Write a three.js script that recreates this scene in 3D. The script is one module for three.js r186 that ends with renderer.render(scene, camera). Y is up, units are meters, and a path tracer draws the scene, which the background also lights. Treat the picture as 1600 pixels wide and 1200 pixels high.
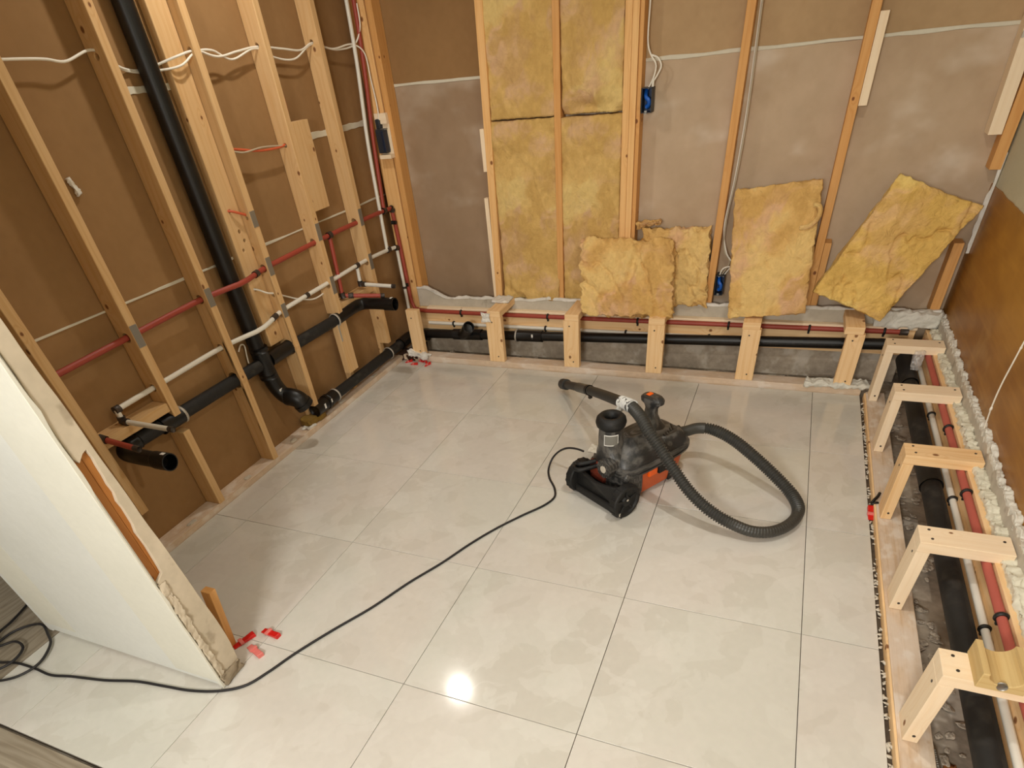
import * as THREE from 'three';
import { RoundedBoxGeometry } from 'three/addons/geometries/RoundedBoxGeometry.js';
import { RectAreaLightUniformsLib } from 'three/addons/lights/RectAreaLightUniformsLib.js';
import { mergeGeometries, mergeVertices, toCreasedNormals } from 'three/addons/utils/BufferGeometryUtils.js';

// ------------------------------------------------------------------ camera, light, exposure
const scene = new THREE.Scene();
const camera = new THREE.PerspectiveCamera(66.73, 4 / 3, 0.02, 40);
camera.position.set(1.505, 1.555, 2.12);
camera.rotation.set(-0.7224, 0.4565, -0.1187, 'YXZ');
camera.setViewOffset(1600, 1200, 0, -280, 1600, 1200);      // the photograph is a crop from the upper part of a taller frame
scene.add(camera);
scene.background = new THREE.Color(0x000000);
const renderer = new THREE.WebGLRenderer({ antialias: true });
renderer.toneMapping = THREE.LinearToneMapping;
renderer.toneMappingExposure = 0.79;
renderer.shadowMap.enabled = true;
renderer.shadowMap.type = THREE.PCFSoftShadowMap;
const CEIL = 2.4;
// pot lights in the ceiling: x, z, strength, label
const POTS = [
  [-0.30, -0.30, 5.0, 0xfff8ee, 'round white ceiling pot light above the left stud wall of the bathroom'],
  [1.55, 0.50, 6.6, 0xfffaf2, 'round white ceiling pot light above the vacuum cleaner'],
  [0.10, 2.40, 5.0, 0xfcfdfa, 'round white ceiling pot light above the short white entry wall'],
];
// added fill light behind the camera, built as a lamp: centre, aim, width, height, radiance
const FILL_LAMP = { at: [1.15, 1.75, 3.5], aim: [1.5, 0.6, -0.5], w: 0.6, h: 0.4, L: 100, col: 0xfffcf7 };

// ------------------------------------------------------------------ small helpers
let seed = 12345;
const rnd = () => { seed = (seed * 1664525 + 1013904223) >>> 0; return seed / 4294967296; };
const rr = (a, b) => a + (b - a) * rnd();
function hash(x, y, z) { let h = (Math.imul(x, 374761393) + Math.imul(y, 668265263) + Math.imul(z, 2147483647 ^ 12345)) | 0; h = Math.imul(h ^ (h >>> 13), 1274126177); return ((h ^ (h >>> 16)) >>> 0) / 4294967296; }
const sm = (t) => t * t * (3 - 2 * t);
function vn3(x, y, z) {
  const X = Math.floor(x), Y = Math.floor(y), Z = Math.floor(z), a = sm(x - X), b = sm(y - Y), c = sm(z - Z);
  const l = (p, q, t) => p + (q - p) * t;
  return l(l(l(hash(X, Y, Z), hash(X + 1, Y, Z), a), l(hash(X, Y + 1, Z), hash(X + 1, Y + 1, Z), a), b), l(l(hash(X, Y, Z + 1), hash(X + 1, Y, Z + 1), a), l(hash(X, Y + 1, Z + 1), hash(X + 1, Y + 1, Z + 1), a), b), c) * 2 - 1;
}
function fbm3(x, y, z, o = 4) { let s = 0, a = 0.5; for (let i = 0; i < o; i++) { s += a * vn3(x, y, z); x *= 2.03; y *= 2.03; z *= 2.03; a *= 0.5; } return s; }
// tileable 2-D noise (period p cells)
function tn(x, y, px, py, s) { const X = Math.floor(x), Y = Math.floor(y), a = sm(x - X), b = sm(y - Y), m = (v, p) => ((v % p) + p) % p; const g = (i, j) => hash(m(i, px), m(j, py), s); const t = g(X, Y) + (g(X + 1, Y) - g(X, Y)) * a, u = g(X, Y + 1) + (g(X + 1, Y + 1) - g(X, Y + 1)) * a; return (t + (u - t) * b) * 2 - 1; }
function tf(u, v, fx, fy, s, o = 4) { let r = 0, a = 0.5; for (let i = 0; i < o; i++) { r += a * tn(u * fx, v * fy, fx, fy, s + i * 17); fx *= 2; fy *= 2; a *= 0.55; } return r; }
function texture(w, h, mu, mv, fn, srgb = true) {
  const d = new Uint8Array(w * h * 4), c = [0, 0, 0];
  for (let j = 0; j < h; j++) for (let i = 0; i < w; i++) { fn(i / w, j / h, c); const k = (j * w + i) * 4; for (let q = 0; q < 3; q++) d[k + q] = Math.max(0, Math.min(255, c[q])); d[k + 3] = 255; }
  const t = new THREE.DataTexture(d, w, h, THREE.RGBAFormat);
  t.wrapS = t.wrapT = THREE.RepeatWrapping; t.magFilter = THREE.LinearFilter; t.minFilter = THREE.LinearMipmapLinearFilter; t.generateMipmaps = true;
  if (srgb) t.colorSpace = THREE.SRGBColorSpace;
  t.repeat.set(1 / mu, 1 / mv); t.needsUpdate = true; return t;
}
const mix = (c, r, g, b, k) => { c[0] += (r - c[0]) * k; c[1] += (g - c[1]) * k; c[2] += (b - c[2]) * k; };
const st = (a, b, x) => sm(Math.max(0, Math.min(1, (x - a) / (b - a))));

// ------------------------------------------------------------------ textures (uv in metres)
const pineKnots = []; for (let i = 0; i < 5; i++) pineKnots.push([hash(i, 3, 1), 0.1 + 0.8 * hash(i, 5, 2), 0.004 + 0.006 * hash(i, 7, 3)]);
const PINE_U = 1.3, PINE_V = 0.24;
const pine = (pale) => texture(1024, 256, PINE_U, PINE_V, (u, v, c) => {
  let w = tf(u, v, 3, 4, 11, 3) * 0.55, kn = 0;
  for (const [ku, kv, kr] of pineKnots) { const du = (u - ku) * PINE_U, dv = (v - kv) * PINE_V, d = Math.hypot(du * 0.55, dv); w += 0.9 * Math.exp(-d * d / (kr * kr * 9)); kn = Math.max(kn, 1 - st(kr * 0.55, kr * 1.25, Math.hypot(du * 0.8, dv))); }
  const ring = 0.5 + 0.5 * Math.sin((v * 8 + w * 2.2) * Math.PI * 2), fib = tf(u, v, 8, 128, 23, 2), sp = tf(u, v, 6, 3, 37, 4);
  c[0] = 244; c[1] = 213; c[2] = 166;
  mix(c, 226, 182, 122, 0.42 * Math.pow(ring, 2.2)); mix(c, 248, 224, 184, 0.25 + 0.5 * sp); mix(c, 190, 146, 92, Math.max(0, fib) * 0.3);
  mix(c, 252, 236, 214, pale); mix(c, 122, 76, 40, kn * 0.85);
});
const pineTex = pine(0), paleTex = pine(0.55);
const pineBump = texture(512, 128, PINE_U, PINE_V, (u, v, c) => { const k = 128 + 90 * tf(u, v, 6, 64, 51, 3); c[0] = c[1] = c[2] = k; }, false);
const plateTex = texture(512, 256, 1.0, 0.24, (u, v, c) => { const a = tf(u, v, 6, 3, 601, 5), g = tf(u, v, 4, 40, 611, 3), f = tf(u, v, 60, 24, 621, 2), s = st(0.1, 0.5, tf(u, v, 14, 5, 631, 4)); c[0] = 214 + f * 9; c[1] = 190 + f * 9; c[2] = 164 + f * 9; mix(c, 190, 152, 110, Math.max(0, g) * 0.7); mix(c, 222, 206, 190, st(-0.1, 0.3, a) * 0.6); mix(c, 236, 228, 218, s * 0.5); });
const kraftTex = texture(1024, 1024, 2.0, 2.0, (u, v, c) => {
  const a = tf(u, v, 4, 4, 61, 6), b = tf(u, v, 24, 24, 71, 4), d = tf(u, v, 3, 3, 83, 5), s = tf(u, v, 9, 14, 97, 4);
  c[0] = 196; c[1] = 173; c[2] = 146;
  mix(c, 180, 153, 122, 0.35 + 0.6 * a); mix(c, 226, 214, 198, st(0.0, 0.5, d + 0.6 * s) * 0.6); const k = b * 9; c[0] += k; c[1] += k; c[2] += k;
});
const kraftPlain = texture(512, 512, 1.6, 1.6, (u, v, c) => { const a = tf(u, v, 3, 3, 161, 5), b = tf(u, v, 64, 64, 171, 2); c[0] = 190 + a * 16 + b * 5; c[1] = 162 + a * 15 + b * 5; c[2] = 126 + a * 14 + b * 5; });
const tileTex = texture(1024, 1024, 1.2, 1.2, (u, v, c) => {
  const w1 = tf(u, v, 3, 3, 211, 4) * 0.25, a = tf(u + w1, v - w1, 7, 7, 221, 6), p = tf(u - w1, v + w1 * 0.5, 9, 9, 231, 5), g = tf(u, v, 3, 3, 241, 4), f = tf(u, v, 64, 64, 251, 2);
  c[0] = 212; c[1] = 208; c[2] = 199;
  mix(c, 200, 195, 184, st(-0.06, 0.05, a) * 0.5); mix(c, 220, 217, 209, st(0.08, 0.18, p) * 0.45); mix(c, 204, 205, 194, st(0.0, 0.3, g) * 0.3); mix(c, 211, 201, 193, st(0.0, 0.3, -g) * 0.3); const k = f * 3; c[0] += k; c[1] += k; c[2] += k;
});
const insTex = texture(512, 512, 0.7, 0.7, (u, v, c) => {
  const w1 = tf(u, v, 4, 4, 301, 3) * 0.3, a = tf(u + w1, v + w1, 3, 3, 311, 5), p = tf(u - w1, v, 4, 3, 321, 4), f = tf(u, v, 40, 34, 331, 3);
  c[0] = 228; c[1] = 196; c[2] = 128;
  mix(c, 226, 192, 156, st(-0.05, 0.25, p) * 0.9); mix(c, 238, 216, 150, st(0, 0.3, a) * 0.8); mix(c, 206, 172, 104, st(0.02, 0.35, -a) * 0.6); const k = f * 12; c[0] += k; c[1] += k; c[2] += k * 0.8;
});
const insBump = texture(512, 512, 0.5, 0.5, (u, v, c) => { const w1 = tf(u, v, 6, 6, 341, 3) * 0.2, k = 128 + 70 * tf(u + w1, v, 14, 20, 351, 4) + 60 * tf(u, v + w1, 60, 60, 361, 2); c[0] = c[1] = c[2] = k; }, false);
const plasterTex = texture(512, 512, 0.8, 0.8, (u, v, c) => { const a = tf(u, v, 5, 5, 401, 5), f = tf(u, v, 40, 40, 411, 3), s = st(0.3, 0.6, tf(u, v, 12, 12, 421, 4)); c[0] = 226 + a * 18 + f * 8; c[1] = 222 + a * 18 + f * 8; c[2] = 213 + a * 20 + f * 8; mix(c, 150, 140, 126, s * 0.4); });
const concTex = texture(512, 512, 0.8, 0.8, (u, v, c) => { const a = tf(u, v, 4, 4, 431, 5), f = tf(u, v, 50, 50, 441, 3), s = st(0.15, 0.5, tf(u, v, 9, 9, 451, 4)); c[0] = 150 + a * 40 + f * 16; c[1] = 138 + a * 38 + f * 15; c[2] = 122 + a * 34 + f * 14; mix(c, 205, 198, 186, s * 0.6); });
const brownTex = texture(1024, 512, 1.6, 1.0, (u, v, c) => {
  const a = tf(u, v, 3, 4, 461, 5), g = tf(u, v, 5, 48, 471, 3), s = st(0.25, 0.6, tf(u, v, 6, 4, 481, 5));
  c[0] = 178; c[1] = 126; c[2] = 48; mix(c, 138, 88, 26, 0.4 + a * 1.3); mix(c, 200, 148, 66, Math.max(0, g) * 0.55); mix(c, 186, 150, 100, s * 0.4);
});
const plankTex = texture(512, 256, 1.0, 0.2, (u, v, c) => { const w = tf(u, v, 3, 3, 501, 3), g = tf(u, v, 4, 64, 511, 3), r = Math.sin((v * 6 + w * 1.5) * 6.283); c[0] = 158; c[1] = 146; c[2] = 128; mix(c, 120, 106, 88, 0.3 + 0.25 * r); mix(c, 184, 172, 152, Math.max(0, g) * 0.7); });
const paintTex = texture(512, 512, 1.0, 1.0, (u, v, c) => { const a = tf(u, v, 4, 4, 521, 5), f = tf(u, v, 80, 80, 531, 2); c[0] = 222 + a * 7 + f * 3; c[1] = 222 + a * 7 + f * 3; c[2] = 215 + a * 8 + f * 3; });
const dustTex = texture(512, 512, 0.3, 0.3, (u, v, c) => { const a = tf(u, v, 4, 4, 541, 6), f = tf(u, v, 60, 60, 551, 2), s = st(0.02, 0.4, a); c[0] = 62 + f * 10; c[1] = 61 + f * 10; c[2] = 60 + f * 10; mix(c, 138, 133, 126, s * 0.7); });
const tapeTex = texture(256, 256, 0.12, 0.2, (u, v, c) => { const a = tf(u, v, 6, 9, 581, 4), s = st(0.12, 0.2, a) * st(0.25, 0.6, 0.5 + 0.5 * Math.sin((u * 3 + v + a * 0.6) * 6.283)); c[0] = c[1] = 226 + a * 22; c[2] = 222 + a * 22; mix(c, 58, 56, 54, s); });
const blackDust = texture(512, 512, 0.5, 0.5, (u, v, c) => { const a = tf(u, v, 6, 6, 561, 5), f = tf(u, v, 50, 50, 571, 2), s = st(0.1, 0.55, a); c[0] = 34 + f * 7; c[1] = 33 + f * 7; c[2] = 32 + f * 7; mix(c, 92, 86, 78, s * 0.5); });

// ------------------------------------------------------------------ materials
const SM = (p) => new THREE.MeshStandardMaterial(p), PM = (p) => new THREE.MeshPhysicalMaterial(p);
const M = {
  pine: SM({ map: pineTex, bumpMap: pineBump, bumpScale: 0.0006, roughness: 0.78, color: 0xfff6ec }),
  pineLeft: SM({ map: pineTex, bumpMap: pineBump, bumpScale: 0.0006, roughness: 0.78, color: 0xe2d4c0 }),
  pineWarm: SM({ map: pineTex, bumpMap: pineBump, bumpScale: 0.0006, roughness: 0.72, color: 0xfbe4c2 }),
  pineOrange: SM({ map: pineTex, bumpMap: pineBump, bumpScale: 0.0006, roughness: 0.7, color: 0xe6c496 }),
  pinePale: SM({ map: paleTex, bumpMap: pineBump, bumpScale: 0.0005, roughness: 0.8, color: 0xffffff }),
  pineDusty: SM({ map: plateTex, bumpMap: pineBump, bumpScale: 0.0008, roughness: 0.92 }),
  amber: SM({ map: pineTex, roughness: 0.6, color: 0xb58650 }),
  kraft: SM({ map: kraftTex, roughness: 0.92 }),
  kraftShade: SM({ map: kraftTex, roughness: 0.92, color: 0xd2cac2 }),  // kraft darkened: shade of the back-left corner put into the colour
  kraftUp: SM({ map: kraftPlain, roughness: 0.92, color: 0xf4efe6 }),
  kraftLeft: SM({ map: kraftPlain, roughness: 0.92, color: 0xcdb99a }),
  seam: SM({ map: paintTex, roughness: 0.95, color: 0xf6efe0 }),
  tile: PM({ map: tileTex, roughness: 0.11, specularIntensity: 1.0 }),
  grout: SM({ map: concTex, roughness: 0.95, color: 0x8a8076 }),
  conc: SM({ map: concTex, roughness: 0.96 }),
  plank: SM({ map: plankTex, roughness: 0.5 }),
  ins: SM({ map: insTex, bumpMap: insBump, bumpScale: 0.006, roughness: 1, color: 0xf0e8dc }),
  insLoose: SM({ map: insTex, bumpMap: insBump, bumpScale: 0.008, roughness: 1, color: 0xf6e8dc }),
  insYellow: SM({ map: insTex, bumpMap: insBump, bumpScale: 0.008, roughness: 1, color: 0xfff6d8 }),
  plaster: SM({ map: plasterTex, bumpMap: insBump, bumpScale: 0.003, roughness: 0.95, color: 0xffffff }),
  foam: SM({ map: paintTex, bumpMap: insBump, bumpScale: 0.004, roughness: 0.95, color: 0xfffaea }),
  torn: SM({ map: paintTex, bumpMap: insBump, bumpScale: 0.003, roughness: 0.95, color: 0xfffcf6 }),
  gyp: SM({ map: plasterTex, roughness: 0.95, color: 0xdcd6cc }),
  gypBeige: SM({ map: plasterTex, roughness: 0.95, color: 0xe6dac8 }),
  paint: SM({ map: paintTex, roughness: 0.7 }),
  mud: SM({ map: paintTex, roughness: 0.85, color: 0xfffcf4 }),
  sage: SM({ map: paintTex, roughness: 0.7, color: 0xe6e2cc }),
  brown: PM({ map: brownTex, roughness: 0.42 }),
  ceil: SM({ map: paintTex, roughness: 0.9, color: 0xfffaf0 }),
  red: SM({ color: 0xa04232, roughness: 0.5 }),
  redDusty: SM({ color: 0xb45a4c, roughness: 0.7 }),
  white: SM({ color: 0xe6e2d6, roughness: 0.45 }),
  crimp: SM({ color: 0x4a423c, roughness: 0.45, metalness: 0.5 }),
  abs: SM({ map: blackDust, roughness: 0.42, color: 0x60605e }),
  absDusty: SM({ map: blackDust, roughness: 0.7, color: 0xc8c8c4 }),
  blackClip: SM({ color: 0x141312, roughness: 0.5 }),
  steel: SM({ color: 0x9c9b96, roughness: 0.45, metalness: 0.75 }),
  strap: SM({ color: 0xb8b4aa, roughness: 0.5, metalness: 0.5 }),
  cable: SM({ color: 0xefe9da, roughness: 0.5 }),
  orangeCable: SM({ color: 0xd0603a, roughness: 0.55 }),
  greyCable: SM({ color: 0xb9ab92, roughness: 0.6 }),
  boxBlue: SM({ color: 0x1b5fc0, roughness: 0.4 }),
  boxDark: SM({ color: 0x33373e, roughness: 0.5, metalness: 0.3 }),
  sticker: SM({ color: 0xe8e6e0, roughness: 0.6 }),
  hole: SM({ color: 0x2a1a0e, roughness: 1 }),
  wedge: SM({ color: 0xd21f1a, roughness: 0.35 }),
  wedgeDusty: SM({ color: 0xe07a72, roughness: 0.7 }),
  tank: SM({ color: 0xcc5a1e, roughness: 0.42 }),
  clipOrange: SM({ color: 0xff6a14, roughness: 0.4 }),
  lid: SM({ map: dustTex, roughness: 0.42, color: 0xcfcfcf }),
  rubber: SM({ map: blackDust, roughness: 0.62, color: 0x9a9a9a }),
  hose: SM({ color: 0x3c3b37, roughness: 0.42 }),
  hoseDark: SM({ color: 0x2c2b29, roughness: 0.55 }),
  tape: SM({ map: tapeTex, roughness: 0.55 }),
  dustWhite: SM({ map: plasterTex, roughness: 0.9, color: 0xe6e0d6 }),
  cord: SM({ color: 0x1f1c1e, roughness: 0.55 }),
  lamp: SM({ color: 0xffffff, emissive: 0xfff2dc, emissiveIntensity: 9 }),
  trimWhite: SM({ color: 0xf0efe9, roughness: 0.5 }),
};

// ------------------------------------------------------------------ naming and grouping
const used = {};
function numbered(n) { const k = used[n] = (used[n] ?? -1) + 1; return k ? n + '_' + String(k).padStart(3, '0') : n; }
function shade(o) { o.traverse((m) => { if (m.isMesh) { m.castShadow = true; m.receiveShadow = true; } }); return o; }
function tag(o, label, category, group) { o.userData = { label, category }; if (group) o.userData.group = group; return o; }
function thing(name, label, category, [x, y, z], group) { const o = new THREE.Group(); o.name = numbered(name); o.position.set(x, y, z); tag(o, label, category, group); scene.add(o); return o; }
function structure(name, [x, y, z] = [0, 0, 0]) { const o = new THREE.Group(); o.name = name; o.position.set(x, y, z); o.userData = { kind: 'structure' }; scene.add(o); return o; }
// a part whose geometry is given in world coordinates
const wp = new THREE.Vector3();
function part(parent, name, geo, mat, label) {
  let x = 0, y = 0, z = 0; for (let p = parent; p && p !== scene; p = p.parent) { x += p.position.x; y += p.position.y; z += p.position.z; }
  const m = new THREE.Mesh(geo, mat); m.name = name; geo.translate(-x, -y, -z); if (label) m.userData.label = label; parent.add(m); return m;
}
// a thing that is one mesh; its origin is put at the middle of its foot
function solo(name, label, category, geo, mat, group) {
  geo.computeBoundingBox(); const b = geo.boundingBox, x = (b.min.x + b.max.x) / 2, y = b.min.y, z = (b.min.z + b.max.z) / 2;
  geo.translate(-x, -y, -z); const m = new THREE.Mesh(geo, mat); m.name = numbered(name); m.position.set(x, y, z); tag(m, label, category, group); scene.add(m); return m;
}

// ------------------------------------------------------------------ geometry helpers
function boxUV(g, axis) {                     // planar per face, u along the given long axis, in metres
  if (g.index) g = g.toNonIndexed();
  const p = g.attributes.position, n = g.attributes.normal, uv = new Float32Array(p.count * 2), ou = rnd() * 3, ov = rnd() * 2;
  for (let i = 0; i < p.count; i++) {
    const P = { x: p.getX(i), y: p.getY(i), z: p.getZ(i) }, N = { x: Math.abs(n.getX(i)), y: Math.abs(n.getY(i)), z: Math.abs(n.getZ(i)) };
    const o = ['x', 'y', 'z'].filter((a) => a !== axis); let k;
    if (N[axis] > 0.75) { uv[2 * i] = P[o[0]] * 0.3 + ou; uv[2 * i + 1] = P[o[1]] + ov; continue; }
    k = N[o[0]] > N[o[1]] ? o[1] : o[0];
    uv[2 * i] = P[axis] + ou; uv[2 * i + 1] = P[k] + ov + (k === o[0] ? 0.13 : 0);
  }
  g.setAttribute('uv', new THREE.BufferAttribute(uv, 2)); return g;
}
function bx(x0, x1, y0, y1, z0, z1, r = 0.0018, axis) {
  const w = x1 - x0, h = y1 - y0, d = z1 - z0; const rad = Math.min(r, w * 0.4, h * 0.4, d * 0.4);
  const g = rad > 0 ? new RoundedBoxGeometry(w, h, d, 1, rad) : new THREE.BoxGeometry(w, h, d);
  g.translate((x0 + x1) / 2, (y0 + y1) / 2, (z0 + z1) / 2);
  return boxUV(g, axis ?? (w >= h && w >= d ? 'x' : h >= d ? 'y' : 'z'));
}
function extr(pts, holes, depth, bevel = 0.0015) {   // polygon in xy, extruded along +z
  const s = new THREE.Shape(pts.map((p) => new THREE.Vector2(p[0], p[1])));
  for (const [hx, hy, hr] of holes || []) { const q = new THREE.Path(); q.absarc(hx, hy, hr, 0, Math.PI * 2, true); s.holes.push(q); }
  return new THREE.ExtrudeGeometry(s, { depth: depth - 2 * bevel, bevelEnabled: bevel > 0, bevelSize: bevel, bevelThickness: bevel, bevelOffset: -bevel, bevelSegments: 1, curveSegments: 10 }).translate(0, 0, bevel);
}
const V = (a) => new THREE.Vector3(a[0], a[1], a[2]);
function tube(pts, r, seg = 40, rad = 10, straight = false) {
  let c; if (straight) { c = new THREE.CurvePath(); for (let i = 0; i + 1 < pts.length; i++) c.add(new THREE.LineCurve3(V(pts[i]), V(pts[i + 1]))); } else c = new THREE.CatmullRomCurve3(pts.map(V), false, 'centripetal');
  return sweep(c, () => r, seg, rad);
}
function sweep(curve, rf, seg, rad, cap = true) {
  const P = [], T = []; for (let i = 0; i <= seg; i++) { P.push(curve.getPointAt(i / seg)); T.push(curve.getTangentAt(i / seg).normalize()); }
  let N = new THREE.Vector3(0.3, 1, 0.2); N.addScaledVector(T[0], -N.dot(T[0])).normalize();
  const pos = [], uv = [], idx = [], L = curve.getLength();
  for (let i = 0; i <= seg; i++) {
    N.addScaledVector(T[i], -N.dot(T[i])).normalize(); const B = new THREE.Vector3().crossVectors(T[i], N), r = rf(i / seg * L, i / seg);
    for (let j = 0; j <= rad; j++) { const a = j / rad * Math.PI * 2, c = Math.cos(a) * r, s = Math.sin(a) * r; pos.push(P[i].x + N.x * c + B.x * s, P[i].y + N.y * c + B.y * s, P[i].z + N.z * c + B.z * s); uv.push(i / seg * L, j / rad * 0.2); }
  }
  for (let i = 0; i < seg; i++) for (let j = 0; j < rad; j++) { const a = i * (rad + 1) + j, b = a + rad + 1; idx.push(a, b, a + 1, b, b + 1, a + 1); }
  if (cap) for (const e of [0, seg]) { const c = pos.length / 3; pos.push(P[e].x, P[e].y, P[e].z); uv.push(0, 0); for (let j = 0; j < rad; j++) { const a = e * (rad + 1) + j; e ? idx.push(c, a, a + 1) : idx.push(c, a + 1, a); } }
  const g = new THREE.BufferGeometry(); g.setAttribute('position', new THREE.Float32BufferAttribute(pos, 3)); g.setAttribute('uv', new THREE.Float32BufferAttribute(uv, 2)); g.setIndex(idx); g.computeVertexNormals();
  return g;
}
const rod = (a, b, r, rad = 14) => sweep(new THREE.LineCurve3(V(a), V(b)), () => r, 1, rad);
// a pipe with an open end: outer wall, inner wall and rim
function pipe(pts, r, seg = 24, rad = 18) { return tube(pts, r, seg, rad); }
function openEnd(a, b, r, wall = 0.004) {     // short socket from a to b, hollow at b
  const A = V(a), B = V(b), L = A.distanceTo(B), g = new THREE.LatheGeometry([[0.0001, 0], [r, 0], [r, L], [r - wall, L], [r - wall, L * 0.25], [0.0001, L * 0.25]].map((p) => new THREE.Vector2(p[0], p[1])), 22);
  const q = new THREE.Quaternion().setFromUnitVectors(new THREE.Vector3(0, 1, 0), B.clone().sub(A).normalize()); g.applyQuaternion(q); g.translate(A.x, A.y, A.z); return toCreasedNormals(g, 0.6);
}
function strip(pts, th, depth, bevel = 0.001) { return extr(pts, null, depth, bevel); }
// a soft lumpy slab: width x, height y (from 0), depth z (centred); the same displacement for coincident vertices keeps it closed
function slab(w, h, d, s, { nx = 36, ny = 48, nz = 6, amp = 0.012, freq = 9, edge = 0.006, bulge = 0, ridge = 0, extra } = {}) {
  let g = new THREE.BoxGeometry(w, h, d, nx, ny, nz); g.translate(0, h / 2, 0);
  g.deleteAttribute('normal'); const ouv = new Float32Array(g.attributes.position.count * 2); g.deleteAttribute('uv'); g = mergeVertices(g, 1e-5);
  const p = g.attributes.position, uv = new Float32Array(p.count * 2), ou = rnd() * 2, ov = rnd() * 2;
  for (let i = 0; i < p.count; i++) {
    let x = p.getX(i), y = p.getY(i), z = p.getZ(i);
    uv[2 * i] = x + ou + z * 0.7; uv[2 * i + 1] = y + ov + z * 0.7;
    const ex = Math.max(0, Math.abs(x) / (w / 2)), ey = Math.abs(y - h / 2) / (h / 2), ez = Math.abs(z) / (d / 2);
    const rim = Math.max(st(0.9, 1, ex), st(0.93, 1, ey));
    const n = fbm3(x * freq + s, y * freq, z * freq, 5), n2 = fbm3(x * freq * 4 + s, y * freq * 4, z * freq * 4 + 9, 3), nz2 = fbm3(x * 3 + s, y * 3 + 7, 1, 2);
    const front = z > 0 ? 1 : -1;
    const tear = ridge ? ridge * Math.pow(1 - Math.min(1, Math.abs(fbm3((x + y * 0.5) * 11 + s, (y - x * 0.6) * 4.5, s, 3)) * 4.5), 3) : 0;
    let dz = front * (n * amp * 1.5 + n2 * amp * 0.7 + nz2 * amp * 0.8 - tear) * st(0.2, 1, ez) - front * rim * d * 0.05 * st(0.3, 1, ez) + bulge * (1 - ex * ex) * (1 - ey * ey);
    if (extra) dz += extra(x, y) * (z > 0 ? 1 : 0);
    const dx = Math.sign(x) * st(0.85, 1, ex) * (fbm3(s, y * 34, z * 24, 4) * edge * 1.8), dy = Math.sign(y - h / 2) * st(0.85, 1, ey) * (fbm3(x * 34, s, z * 24, 4) * edge * 1.8);
    p.setXYZ(i, x + dx, y + dy, z + dz);
  }
  g.setAttribute('uv', new THREE.BufferAttribute(uv, 2)); g.computeVertexNormals(); return g;
}
// superellipse loft (sections: [y, cx, cz, rx, rz, exponent])
function loft(sec, seg = 48, cap = true) {
  const pos = [], uv = [], idx = [];
  sec.forEach(([y, cx, cz, rx, rz, e], i) => { for (let j = 0; j <= seg; j++) { const a = j / seg * Math.PI * 2, c = Math.cos(a), s = Math.sin(a); pos.push(cx + rx * Math.sign(c) * Math.pow(Math.abs(c), 2 / e), y, cz + rz * Math.sign(s) * Math.pow(Math.abs(s), 2 / e)); uv.push(j / seg * 0.9, y + i * 0.02); } });
  for (let i = 0; i + 1 < sec.length; i++) for (let j = 0; j < seg; j++) { const a = i * (seg + 1) + j, b = a + seg + 1; idx.push(a, b, a + 1, b, b + 1, a + 1); }
  if (cap) for (const e of [0, sec.length - 1]) { const c = pos.length / 3; pos.push(sec[e][1], sec[e][0], sec[e][2]); uv.push(0, 0); for (let j = 0; j < seg; j++) { const a = e * (seg + 1) + j; e ? idx.push(c, a, a + 1) : idx.push(c, a + 1, a); } }
  const g = new THREE.BufferGeometry(); g.setAttribute('position', new THREE.Float32BufferAttribute(pos, 3)); g.setAttribute('uv', new THREE.Float32BufferAttribute(uv, 2)); g.setIndex(idx); g.computeVertexNormals(); return toCreasedNormals(g, 0.7);
}
function jag(a, b, y, amp, n, s) { const o = []; for (let i = 0; i <= n; i++) o.push([a + (b - a) * i / n, y + amp * fbm3(i * 0.37 + s, s * 3, 0, 3) * 2]); return o; }
function lump(r, k) { const g = new THREE.IcosahedronGeometry(r, 2), p = g.attributes.position; for (let i = 0; i < p.count; i++) { const f = 1 + 0.9 * fbm3(p.getX(i) / r * 1.6 + k * 3.1, p.getY(i) / r * 1.6, p.getZ(i) / r * 1.6, 3); p.setXYZ(i, p.getX(i) * f, p.getY(i) * f, p.getZ(i) * f); } g.computeVertexNormals(); return g; }
const screwGeo = new THREE.CylinderGeometry(0.0042, 0.0042, 0.002, 10);
function screw(parent, x, y, z, axis) { const g = screwGeo.clone(); if (axis === 'x') g.rotateZ(Math.PI / 2); if (axis === 'z') g.rotateX(Math.PI / 2); g.translate(x, y, z); return part(parent, 'screw', g, M.crimp); }

// ------------------------------------------------------------------ the shell of the room
const XL = -0.874, XR = 2.335, ZB = -1.595;           // faces of the boards behind the studs
const floor = structure('floor');
part(floor, 'subfloor', bx(-2.7, 2.5, -0.13, -0.022, -1.75, 4.2, 0), M.conc);
part(floor, 'tile_mortar', bx(-0.845, 2.045, -0.022, -0.009, -1.232, 1.776, 0), M.grout);
const gx = [-0.845, -0.6, 0, 0.6, 1.2, 1.8, 2.03], gz = [-1.228, -0.6, 0, 0.6, 1.2, 1.776], gap = 0.0011;
for (let i = 0; i < 6; i++) for (let j = 0; j < 5; j++) {
  let x0 = gx[i]; const x1 = gx[i + 1], z0 = gz[j], z1 = gz[j + 1]; if (i === 0 && j < 4) x0 = -0.786;
  const g = new RoundedBoxGeometry(x1 - x0 - 2 * gap, 0.009, z1 - z0 - 2 * gap, 1, 0.0009); g.translate((x0 + x1) / 2, -0.0045 + rr(-0.0002, 0.0002), (z0 + z1) / 2);
  const p = g.attributes.position, uv = g.attributes.uv, ou = rnd() * 1.2, ov = rnd() * 1.2, sw = rnd() > 0.5; for (let k = 0; k < p.count; k++) { const a = p.getX(k) + ou, b = p.getZ(k) + ov; uv.setXY(k, sw ? b : a, sw ? a : b); }
  part(floor, 'floor_tile', g, M.tile);
}
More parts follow.
